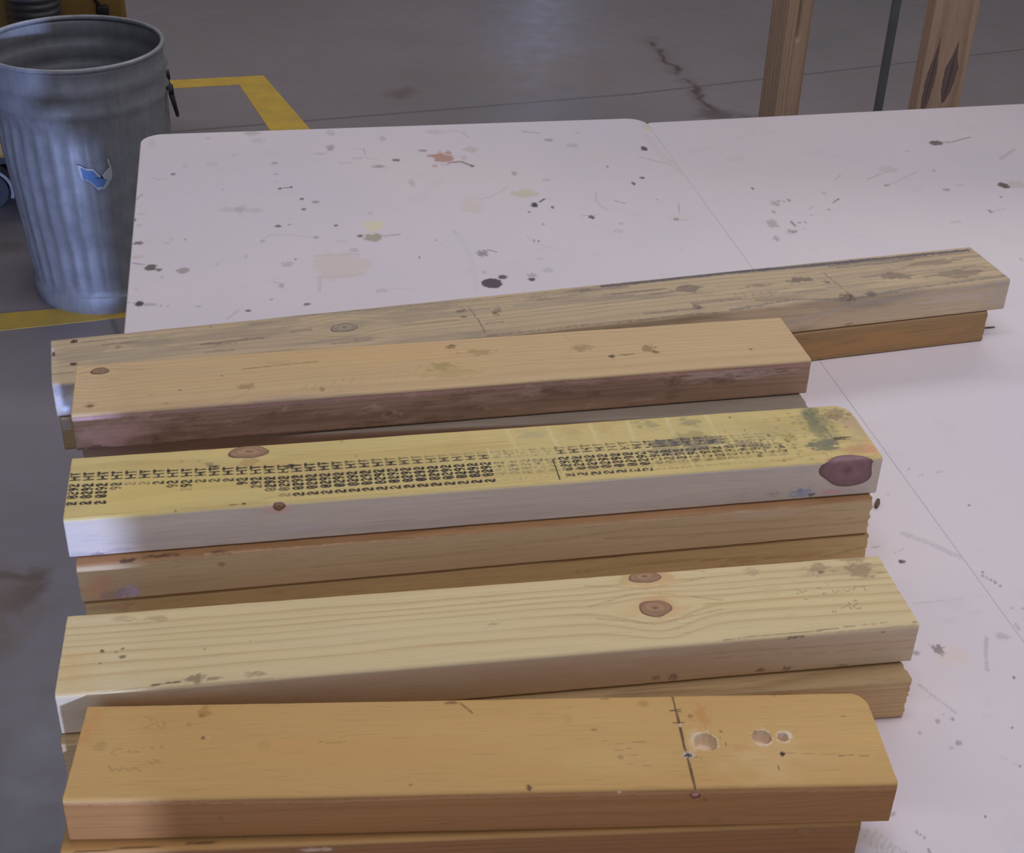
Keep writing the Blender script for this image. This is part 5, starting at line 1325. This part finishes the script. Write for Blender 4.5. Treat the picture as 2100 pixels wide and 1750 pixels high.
# ------------------------------------------------------------------ yellow floor tape
tape_m, nt, b = new_mat('yellow_floor_tape')
n = noise(nt, 18, 5, .65)
nt.links.new(mixc(nt, ramp(nt, n, [(0.35, 0.0), (0.8, 0.7)]), S((158, 130, 50)), S((122, 102, 58))), b.inputs['Base Color']); b.inputs['Roughness'].default_value = 0.55
def strip(name, pts, label):
    bm = bmesh.new(); v = [bm.verts.new((x, y, 0.0)) for x, y in pts]; f = bm.faces.new(v)
    r = bmesh.ops.extrude_face_region(bm, geom=[f])
    for q in r['geom']:
        if isinstance(q, bmesh.types.BMVert): q.co.z = 0.0009
    return tag(from_bm(name, bm, tape_m), label, 'tape', 'yellow marking tape on the floor')
strip('floor_tape', [(-1.62, 4.25), (-1.60, 4.165), (-0.903, 4.37), (-0.842, 4.465)], 'yellow floor tape strip behind the trash can, running left to right')
strip('floor_tape', [(-0.842, 4.465), (-0.903, 4.37), (-0.50, 3.41), (-0.36, 3.44)], 'yellow floor tape strip slanting down to the table far edge')
strip('floor_tape', [(-1.62, 2.68), (-1.60, 2.585), (-0.62, 2.90), (-0.66, 2.955)], 'yellow floor tape strip under the front of the trash can')

# ------------------------------------------------------------------ tables
def table_mat(name):
    m, nt, b = new_mat(name)
    n1 = noise(nt, 3.0, 4, .5); n2 = noise(nt, 45, 4, .6); n3 = noise(nt, 11, 6, .7)
    c = mixc(nt, ramp(nt, n1, [(.3, 0.), (.7, 1.)]), S((174, 166, 169)), S((180, 170, 170)))
    c = mixc(nt, ramp(nt, n3, [(.58, 0.), (.8, .35)]), c, S((158, 148, 146)))
    c = mixc(nt, ramp(nt, n2, [(.62, 0.), (.78, .25)]), c, S((150, 142, 142)))
    p = attr(nt, 'paint'); c = mixc(nt, p.outputs['Alpha'], c, p.outputs['Color'])
    nt.links.new(c, b.inputs['Base Color']); b.inputs['Roughness'].default_value = 0.5; b.inputs['Specular IOR Level'].default_value = 0.35
    bump(nt, n2, 0.1, 0.0008, b)
    return m
tab_m = table_mat('white_table_paint'); edge_m = plain('table_edge', (0.55, 0.50, 0.44), .6); leg_m = plain('table_leg_steel', (0.16, 0.15, 0.15), .45, 0.6)
def work_table(label, key, u0, u1, v0, v1, skew, rad, dense, step, sign_z=0.0):
    th = 0.2034
    root = empty('work_table', (0, 0, 0), th); tag(root, label, 'table', 'white topped work tables side by side')
    us = np.concatenate([np.linspace(u0, dense[0], 6)[:-1] if dense[0] > u0 + .01 else [], np.arange(dense[0], dense[1], step), np.linspace(dense[1], u1, 6)])
    vs = np.concatenate([np.linspace(v0, dense[2], 8)[:-1], np.arange(dense[2], v1 - 1e-6, step), [v1]])
    UU, VV = np.meshgrid(us, vs); U = UU.ravel(); V = VV.ravel(); nu, nv = len(us), len(vs)
    P = Paint(U, V)
    P.marks([[0, m[1], m[2], m[3] * 1.22, m[4] * 1.25, m[5], min(m[6] * 1.12, .97), m[7], m[8]] if m[0] == 0 else [1, m[1], m[2] * 1.15, m[3], min(m[4] * 1.1, .95), m[5]] for m in MARKS[key]])
    X, Y = U.copy(), V.copy()
    for cx, sx, rd in ((u0, -1, rad[0]), (u1, 1, rad[1])):         # rounded far corners
        a = np.maximum(sx * (X - cx) + rd, 0); b_ = np.maximum(Y - (v1 - rd), 0); q = np.hypot(a, b_); ok = (a > 0) & (b_ > 0) & (q > rd)
        s_ = np.where(ok, rd / np.maximum(q, 1e-9), 1); X = np.where(ok, cx - sx * rd + sx * a * s_, X); Y = np.where(ok, v1 - rd + b_ * s_, Y)
    Y = Y + np.clip((Y - v0) / (v1 - v0), 0, 1) ** 4 * skew * (X - u0)
    i = np.arange(nv - 1)[:, None] * nu + np.arange(nu - 1)[None]; i = i.ravel()
    q = np.stack([i, i + 1, i + nu + 1, i + nu], 1)
    b0 = np.concatenate([np.arange(nu), np.arange(1, nv) * nu + nu - 1, (nv - 1) * nu + np.arange(nu - 2, -1, -1), np.arange(nv - 2, 0, -1) * nu])
    nb = len(b0); N = len(X)
    Pt = np.stack([X, Y, np.full(N, 0.0)], 1); cxm, cym = (u0 + u1) / 2, (v0 + v1) / 2
    ring1 = Pt[b0] + np.array([0, 0, -0.0025]); ring1[:, 0] += np.sign(ring1[:, 0] - cxm) * 0.00002; ring2 = ring1 + np.array([0, 0, -0.020])
    idx = np.concatenate([b0]); r1 = N + np.arange(nb); r2 = r1 + nb
    def rq(a, c): return np.stack([a, c, np.roll(c, -1), np.roll(a, -1)], 1)
    col = np.concatenate([P.rgba(), np.zeros((2 * nb, 4))])
    me = grid_mesh('tabletop', np.concatenate([Pt, ring1, ring2]), [q, rq(b0, r1), rq(r1, r2), r2[None, ::-1]], {'paint': col})
    o = link('tabletop', me, tab_m, root); o.location = (0, 0, TABLE_Z - sign_z)
    zt = TABLE_Z - sign_z - 0.0225
    bm = bmesh.new()                                               # apron frame under the top
    for lo, hi in (((u0 + .06, v0 + .06), (u0 + .08, v1 - .06)), ((u1 - .08, v0 + .06), (u1 - .06, v1 - .06)), ((u0 + .08, v0 + .06), (u1 - .08, v0 + .08)), ((u0 + .08, v1 - .08), (u1 - .08, v1 - .06))):
        box(bm, (*lo, zt - .06), (*hi, zt))
    from_bm('apron', bm, edge_m, root)
    for x in (u0 + .12, u1 - .12):
        for y in (v0 + .14, v1 - .14):
            bm = bmesh.new(); box(bm, (x - .019, y - .019, 0.0), (x + .019, y + .019, zt), 0.003); from_bm('leg', bm, leg_m, root)
    return root
work_table('stained white work table under the lumber, rounded far corners, left one', 'table', -0.148, 0.6150, 0.235, 2.066, -0.010, (0.034, 0.03), (-0.148, 0.6150, 0.62), 0.0017)
work_table('stained white work table butted against the right side of the lumber table', 'table2', 0.61508, 1.378, 0.235, 2.0375, 0.033, (0.009, 0.034), (0.61508, 1.27, 0.66), 0.0023, 0.0)

# ------------------------------------------------------------------ boards, bottom to top of each stack
kn = {k: [[t / 1000 for t in q] for q in v] for k, v in KNOTS.items()}
GR = 0.004
lumber('lumber_board', (-0.2866, 0.632), 0.0965, 0.5394, .038, wm['a'], 'orange-brown board at the very front, under the board with the drawn marker line', 'a', .003, .002, (.05, -.2), .006, seed=2)
bA = lumber('lumber_board', (-0.283, 0.6426), 0.0768, 0.5536, .076, wm['A'], 'honey coloured board with a drawn marker line and drilled holes, nearest the camera', 'A', .0010, .0010, (.045, -.30), .0052, .006, seed=3, corner=.016, holes=HOLES)
lumber('lumber_board', (-0.314, 0.7298), 0.1553, 0.6379, .038, wm['b'], 'rough-sawn board with a frayed right end, under the pale board with two knots', 'b', .002, .0015, (.05, -.35), .0042, seed=4, rough_end=(.0015, .003))
bB = lumber('lumber_board', (-0.3155, 0.7386), 0.1747, 0.6454, .076, wm['B'], 'pale board with two round brown knots and pencil writing at its right end', 'B', .0011, .0011, (-.20, -.10), .0092, .010, seed=5, warp_knots=kn['B'])
lumber('lumber_board', (-0.3391, 0.8849), 0.1989, 0.6717, .038, wm['cl'], 'lowest tan board of the three-high stack with the stamped board on top', 'cl', .003, .002, (.05, -.10), .006, .012, seed=6, rough_end=(.0008, .002))
lumber('lumber_board', (-0.3415, 0.8847), 0.1996, 0.6721, .076, wm['c'], 'tan fine-grained board directly under the stamped board, with a blue-grey patch at left', 'c', .0014, .0012, (.04, -.35), .0036, .004, seed=7, rough_end=(.001, .0025))
bC = lumber('lumber_board', (-0.3487, 0.8942), 0.1945, 0.682, .114, wm['C'], 'yellow board with rows of black stamped print and a big dark red knot', 'C', .00062, .00062, (.05, -.14), .007, .006, seed=8, corner=.020, ink=heat_stamp, warp_knots=kn['C'])
lumber('lumber_board', (-0.3849, 1.0461), 0.2050, 0.680, .038, wm['d'], 'lowest board of the stack with the orange board with a dark brown edge on top', None, .006, .004, seed=9)
lumber('lumber_board', (-0.3842, 1.0585), 0.1526, 0.6761, .076, wm['d'], 'grey-brown board under the orange board, only a thin strip of it showing', 'd', .003, .002, (.05, -.3), .005, seed=10, rough_end=(.0005, .002))
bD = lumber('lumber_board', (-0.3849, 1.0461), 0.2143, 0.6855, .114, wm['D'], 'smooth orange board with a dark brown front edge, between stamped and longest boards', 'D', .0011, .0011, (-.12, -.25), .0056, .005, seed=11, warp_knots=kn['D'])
lumber('lumber_board', (-0.4376, 1.1581), 0.2928, 1.02, .038, wm['e'], 'long brown board under the longest weathered board at the back', 'e', .003, .002, (.05, -.4), .005, seed=12, rough_end=(.0005, .0015))
bE = lumber('lumber_board', (-0.44, 1.1586), 0.2937, 1.0428, .076, wm['E'], 'longest weathered grey board, on top at the back of the pile', 'E', .0013, .0012, (-.10, -.12), .0075, .007, seed=13, warp_knots=kn['E'])
mats_k = {'B': (bB, [kbrn, kbrn]), 'C': (bC, [kbrn, kdk, kred]), 'D': (bD, [kdk]), 'E': (bE, [kgrey])}
for k, (bo, ms) in mats_k.items():
    for i, ((u, v, ru, rv), m_) in enumerate(zip(kn[k], ms)):
        knot(bo, u, v, ru * .92, rv * .92, m_, i + 3, umax={'C': .6808}.get(k, 9))
# a splinter of bark lying at the end of the middle stack, and a loose sliver at the long boards
chip_m = plain('bark_chip', S((84, 66, 48)), .8)
def chip(x, y, z, rz, size, label):
    bm = bmesh.new(); bmesh.ops.create_icosphere(bm, subdivisions=2, radius=1.0); rnd = random.Random(4)
    for v in bm.verts: v.co = Vector((v.co.x * size[0], v.co.y * size[1], max(v.co.z, -.6) * size[2])) * rnd.uniform(.8, 1.1)
    zmin = min(v.co.z for v in bm.verts)
    for v in bm.verts: v.co.z -= zmin
    o = from_bm('wood_chip', bm, chip_m); o.location = (x, y, z); o.rotation_euler = (0, 0, rz); tag(o, label, 'chip')
chip(*(0.3516, 1.1167), TABLE_Z, 1.2, (.008, .0025, .003), 'dark bark chip on the table at the right end of the stamped stack')
chip(*(0.5556, 1.485), TABLE_Z, .2, (.008, .0012, .0012), 'thin wood sliver on the table at the right end of the longest boards')

# ------------------------------------------------------------------ galvanised trash can
galv, nt, b = new_mat('galvanised_steel')
n1 = noise(nt, 28, 3, .6); n2 = noise(nt, 6, 4, .6); n3 = noise(nt, 4, 5, .65, (30, 30, 1.2))
c = ramp(nt, n1, [(.3, (.25, .255, .27)), (.7, (.34, .345, .36))])
c = mixc(nt, ramp(nt, n3, [(.45, 0.), (.75, .45)]), c, (.20, .20, .21))
nt.links.new(c, b.inputs['Base Color']); b.inputs['Metallic'].default_value = 0.4
nt.links.new(ramp(nt, n2, [(.3, .42), (.7, .58)]), b.inputs['Roughness'])
bump(nt, n2, 0.25, 0.006, b)
dark_m = plain('dark_wire', (0.03, 0.028, 0.03), .5, .5)
CAN = (-0.9557, 2.983); H_, R0, R1 = 0.572, 0.155, 0.188
can = empty('trash_can', (CAN[0], CAN[1], 0)); tag(can, 'dented galvanised steel trash can with a torn sticker, left behind the table', 'trash can')
def rad(z): return R0 + (R1 - R0) * z / H_ + 0.008 * math.sin(PI * min(max(z / H_, 0), 1))
prof = [(0.006, -.004), (0.0, .004), (0.004, .005), (0.012, .006), (.040, .006), (.044, .003), (.048, 0.0)]
zs = [(z, d, 0) for z, d in prof] + [(z, 0.0, 1) for z in np.linspace(.06, H_ - .135, 26)] + [(H_ - .122, 0, 0), (H_ - .108, .001, 0), (H_ - .100, .005, 0), (H_ - .092, .001, 0), (H_ - .075, 0, 0), (H_ - .062, .0, 0), (H_ - .052, .006, 0), (H_ - .042, .0005, 0), (H_ - .025, 0, 0), (H_ - .014, 0, 0), (H_ - .008, .002, 0)]
NS = 192; pts = []; rnd = random.Random(8)
def dent(z, a):
    s = 0.0
    for z0, a0, rz_, ra, dp in ((.43, -2.2, .06, .5, .009), (.16, -1.6, .05, .5, .006), (.30, -2.0, .09, .25, .005), (.25, -2.6, .1, .3, .006), (.40, -1.2, .07, .35, .004)):
        da = (a - a0 + PI) % (2 * PI) - PI; s -= dp * math.exp(-((z - z0) / rz_) ** 2 - (da / ra) ** 2)
    return s
for z, d, fl in zs:
    for k in range(NS):
        a = 2 * PI * k / NS
        fw = 0.0
        if fl:
            e = min((z - .05) / .03, (H_ - .125 - z) / .03, 1.0); t = (a * 32 / (2 * PI)) % 1.0
            fw = 0.0036 * max(e, 0) * (0.5 + 0.5 * math.cos(2 * PI * t)) ** 0.6
        r_ = rad(z) + d - fw + dent(z, a); pts.append((r_ * math.cos(a), r_ * math.sin(a), z))
n = len(zs); q = [(i * NS + k, i * NS + (k + 1) % NS, (i + 1) * NS + (k + 1) % NS, (i + 1) * NS + k) for i in range(n - 1) for k in range(NS)]
base = len(pts); pts += [(x * .985, y * .985, .03) for x, y, z in pts[:NS]]; q2 = [(base + k, base + (k + 1) % NS, (k + 1) % NS, k) for k in range(NS)]
me = grid_mesh('body', np.array(pts), [np.array(q), np.array(q2), np.arange(base, base + NS)[None]], {})
me.shade_smooth(); me.set_sharp_from_angle(angle=math.radians(70)); body = link('body', me, galv, can)
sm = body.modifiers.new('wall', 'SOLIDIFY'); sm.thickness = 0.0009; sm.offset = -1
bm = bmesh.new(); ring = [(rad(H_) * math.cos(a), rad(H_) * math.sin(a), H_ - .003) for a in np.linspace(0, 2 * PI, 97)[:-1]]
maj = []
for p in ring:
    c_ = Vector(p); dr = Vector((p[0], p[1], 0)).normalized()
    maj.append([bm.verts.new(c_ + dr * .0055 * math.cos(t) + Vector((0, 0, .0055 * math.sin(t)))) for t in [2 * PI * k / 10 for k in range(10)]])
for i in range(96):
    for k in range(10): bm.faces.new((maj[i][k], maj[(i + 1) % 96][k], maj[(i + 1) % 96][(k + 1) % 10], maj[i][(k + 1) % 10]))
from_bm('rolled_rim', bm, galv, can, 60)
ah = 0.30
for sgn, nm in ((1, ah), (-1, ah + PI)):                               # a bail handle on each side
    ca, sa = math.cos(nm), math.sin(nm); rr_ = rad(H_ - .13)
    bm = bmesh.new()
    def on(dr, t, z): return (ca * (rr_ + dr) - sa * t, sa * (rr_ + dr) + ca * t, z)
    tube(bm, [on(.003, -.05, H_ - .106), on(.006, -.058, H_ - .12), on(.012, -.055, H_ - .15), on(.014, -.03, H_ - .166), on(.014, .03, H_ - .166), on(.012, .055, H_ - .15), on(.006, .058, H_ - .12), on(.003, .05, H_ - .106)], .0045, 8)
    hnd = from_bm('handle', bm, dark_m, can, 60); hnd['label'] = 'dark wire bail handle'
    for t in (-.05, .05):
        bm = bmesh.new(); tube(bm, [on(.0, t, H_ - .10), on(.011, t, H_ - .10)], .011, 12); from_bm('handle_ear', bm, dark_m, can, 60)
# torn sticker: a ragged paper patch that follows the can's wall
paper, nt, b = new_mat('torn_paper')
n = noise(nt, 30, 4, .6); pa = attr(nt, 'blue').outputs['Fac']
f = math_(nt, 'ADD', pa, math_(nt, 'MULTIPLY', math_(nt, 'SUBTRACT', n, .5), .6))
nt.links.new(mixc(nt, ramp(nt, f, [(.45, 0.), (.55, 1.)]), (.46, .47, .50), (.10, .20, .42)), b.inputs['Base Color']); b.inputs['Roughness'].default_value = .6
def sticker(outline, blue, name):
    (a0, z0) = np.mean(outline, 0); K = 6; P_ = []; bl = []
    for k in range(K + 1):
        for a, z in outline:
            f = k / K; aa = a0 + (a - a0) * f; zz = z0 + (z - z0) * f; r_ = rad(zz) + 0.0035 + dent(zz, aa) * .8
            P_.append((r_ * math.cos(aa), r_ * math.sin(aa), zz)); bl.append(blue * (1 - f ** 3))
    A = len(outline); q = [(k * A + i, k * A + (i + 1) % A, (k + 1) * A + (i + 1) % A, (k + 1) * A + i) for k in range(1, K) for i in range(A)]
    t = [(0, A + i, A + (i + 1) % A) for i in range(A)]
    me = grid_mesh(name, np.array(P_), [np.array(q), np.array(t)], {'blue': np.array(bl)})
    bm = bmesh.new(); bm.from_mesh(me); bmesh.ops.recalc_face_normals(bm, faces=bm.faces[:]); bm.to_mesh(me); bm.free()
    o = link('sticker', me, paper, can); o['label'] = 'torn white and blue sticker scrap'
    m_ = o.modifiers.new('paper', 'SOLIDIFY'); m_.thickness = .0006
sticker([(-1.410, 0.3694), (-1.370, 0.3671), (-1.325, 0.3603), (-1.234, 0.3580), (-1.195, 0.3466), (-1.138, 0.3329), (-1.087, 0.3352), (-1.064, 0.3307), (-1.087, 0.3193), (-1.132, 0.3079), (-1.172, 0.3101), (-1.212, 0.3067), (-1.257, 0.3193), (-1.302, 0.3295), (-1.353, 0.3352), (-1.393, 0.3352), (-1.404, 0.3466)], 1.0, 'sticker')
sticker([(-1.149, 0.3421), (-1.098, 0.3512), (-1.053, 0.3569), (-1.030, 0.3500), (-1.036, 0.3352), (-1.064, 0.3250), (-1.092, 0.3284), (-1.132, 0.3329)], 0.35, 'sticker')
sticker([(-1.064, 0.3774), (-1.047, 0.3751), (-1.041, 0.3637), (-1.024, 0.3512), (-1.047, 0.3535), (-1.064, 0.3671)], 0.0, 'sticker')

for ch in can.children:                                            # the can has been knocked a little out of true
    for v in ch.data.vertices: v.co.x -= 0.020 * v.co.z

# ------------------------------------------------------------------ yellow machine, its hose and caster
yel = plain('machine_yellow', S((104, 80, 34)), .5, var=.1, scale=8); blk = plain('black_rubber', (.012, .012, .015), .7); hose_m = plain('hose_grey', (.05, .05, .055), .45)
steel0 = plain('caster_steel', (.15, .15, .155), .5, .6)
mach = empty('machine', (-1.6155, 3.6202, 0), 0.30); tag(mach, 'yellow machine cabinet on casters behind the trash can', 'machine')
bm = bmesh.new(); box(bm, (-.42, -.30, .125), (.563, .32, 1.15), .012); from_bm('cabinet', bm, yel, mach)
bm = bmesh.new(); box(bm, (-.40, -.28, .105), (.54, .30, .125)); from_bm('base_plate', bm, blk, mach)
bm = bmesh.new()                                                       # black latch hanging on the front
tube(bm, [(.468, -.306, .57), (.492, -.306, .52), (.503, -.306, .50)], .004, 8); box(bm, (.492, -.312, .478), (.522, -.296, .504), .004)
from_bm('latch', bm, dark_m, mach, 50)['label'] = 'black latch on the yellow front'
for x in (0.170, -.33):
    for y in (-0.303 if x > -.3 else -.22, .22):
        w_ = empty('caster', (x, y, 0)); w_.parent = mach
        bm = bmesh.new(); r = bmesh.ops.create_cone(bm, cap_ends=True, segments=40, radius1=.05, radius2=.05, depth=.034)
        bmesh.ops.rotate(bm, verts=bm.verts[:], matrix=Matrix.Rotation(PI / 2, 3, 'X')); bmesh.ops.translate(bm, verts=bm.verts[:], vec=(0, 0, .05))
        from_bm('wheel', bm, blk, w_, 40)
        bm = bmesh.new(); A = [math.radians(t) for t in range(-20, 201, 10)]
        rings = [[bm.verts.new((r_ * math.cos(t), y_, .05 + r_ * math.sin(t))) for (r_, y_) in ((.056, -.024), (.064, -.024), (.064, .024), (.056, .024))] for t in A]
        for p, q_ in zip(rings, rings[1:]):
            for k in range(4): bm.faces.new((p[k], p[(k + 1) % 4], q_[(k + 1) % 4], q_[k]))
        bm.faces.new(rings[0]); bm.faces.new(rings[-1][::-1])
        from_bm('fender', bm, steel0, w_)['label'] = 'pale metal caster fender'
bm = bmesh.new(); hp = []; hr = []
hz = np.arange(.05, 1.13, .0035)
for z in hz:
    hp.append((0.348, -0.338, z)); hr.append(.058 + .0065 * (0.5 + 0.5 * math.sin(2 * PI * z / .0175)) ** .7)
tube(bm, hp, hr, 32); hs = from_bm('hose', bm, hose_m, mach, 180); hs['label'] = 'ribbed grey and black dust hose'
bm = bmesh.new(); box(bm, (0.283, -0.403, 0.0), (0.413, -.31, .06), .006); from_bm('hose_port', bm, blk, mach)

# ------------------------------------------------------------------ workbench whose legs show behind the table
post_m = wood_mat('construction_pine', F((108, 90, 74)), F((84, 66, 52)), None, .7, axis='z', streak=.12); post_k = knot_mat('post_knot', F((58, 46, 44)), F((70, 56, 52)))
steel = plain('grey_steel', (.16, .165, .17), .45, .4)
bench = empty('wooden_rack', (0.66, 2.75, 0)); tag(bench, 'rough pine rack behind the tables, only its two posts and a steel upright in view', 'rack')
def post(name, poly, H, loc, rz, pith, sp, seed, slot=None):
    """vertical timber; poly is its cross-section, slot = (index of the edge, position, width, depth, z0)"""
    Zs = np.concatenate([np.linspace(0, H, 160)])
    pl = []
    n = len(poly)
    for i in range(n):
        a, b_ = np.array(poly[i]), np.array(poly[(i + 1) % n]); k = max(int(np.linalg.norm(b_ - a) / .003), 2)
        pl += [tuple(a + (b_ - a) * t / k) for t in range(k)]
    pl = np.array(pl); m = len(pl); X = np.tile(pl[:, 0], len(Zs)); Y = np.tile(pl[:, 1], len(Zs)); Z = np.repeat(Zs, m)
    r = np.hypot(X - pith[0], Y - pith[1]) + .006 * (fbm(Z * 3, X * 8 + Y * 8, seed) - .5)
    i = np.arange(m); j = (i + 1) % m
    q = np.concatenate([np.stack([k * m + i, k * m + j, (k + 1) * m + j, (k + 1) * m + i], 1) for k in range(len(Zs) - 1)])
    if slot:
        ex, wd, dp, z0, z1 = slot
        ins = (np.abs(X - ex) < wd / 2 + (Z - z0) * .004) & (Y < poly[0][1] + .001) & (Z > z0) & (Z < z1); Y = np.where(ins, Y + dp, Y)
    pt = np.zeros((len(X), 4))
    if slot: pt[ins] = (.012, .008, .008, .95)
    me = grid_mesh(name, np.stack([X, Y, Z], 1), [q, np.arange(m)[None, ::-1], (np.arange(m) + (len(Zs) - 1) * m)[None]], {'ring': r / sp, 'paint': pt, 'edge': np.zeros(len(X))})
    bm = bmesh.new(); bm.from_mesh(me); bmesh.ops.recalc_face_normals(bm, faces=bm.faces[:]); bm.to_mesh(me); bm.free()
    o = link(name, me, post_m, bench); o.location = loc; o.rotation_euler = (0, 0, rz); return o
def rect(w_, d_): return [(0, 0), (w_, 0), (w_, d_), (0, d_)]
BZ = 1.62
post('leg', rect(.089, .038), BZ, (-.157, 0, 0), .855, (.06, -.08), .006, 3, (.046, .014, .018, .70, BZ - .05))
post('leg', rect(.089, .038), BZ, (.119, 0, 0), .10, (.045, -.16), .0065, 5)
bm = bmesh.new(); box(bm, (.038, -.0075, 0), (.053, .0075, BZ), .001); from_bm('steel_rod', bm, steel, bench)['label'] = 'thin grey steel upright'
def post_knot(cx, hw, z0, z1, tilt, seed):
    rnd = random.Random(seed); P_ = []; kd = []; N_, K_ = 26, 8
    for i in range(N_ + 1):
        t = i / N_; wd = hw * (math.sin(PI * min(t * 1.0, 1)) ** .6) * (1.0 if t < .55 else max(1 - (t - .55) / .5, .08)) * rnd.uniform(.88, 1.08) + .0006
        for k in range(K_ + 1):
            s_ = k / K_ * 2 - 1; P_.append((cx + tilt * (t - .5) + s_ * wd, -.0006 if abs(s_) < .99 else .0008, z0 + (z1 - z0) * t)); kd.append(abs(s_) * .9)
    q_ = [(i * (K_ + 1) + k, i * (K_ + 1) + k + 1, (i + 1) * (K_ + 1) + k + 1, (i + 1) * (K_ + 1) + k) for i in range(N_) for k in range(K_)]
    me = grid_mesh('knot', np.array(P_), [np.array(q_)], {'kd': np.array(kd)}); me.shade_smooth()
    return me
leg2 = [o for o in bench.children if o.name.startswith('leg')][-1]
link('knot', post_knot(.020, .0105, .56, .718, .010, 1), post_k, leg2); link('knot', post_knot(.058, .0145, .588, .712, .008, 2), post_k, leg2)
bm = bmesh.new()
for k in range(3): box(bm, (-.28, -.02 + k * .155, BZ), (1.4, .132 + k * .155, BZ + .038), .003)
from_bm('shelf', bm, plain('rack_shelf', (.42, .32, .22), .7), bench)
for x, y in ((1.25, .0), (1.25, .35)):
    post('leg', rect(.089, .038), BZ, (x, y, 0), 0, (.045, -.16), .0065, 7)
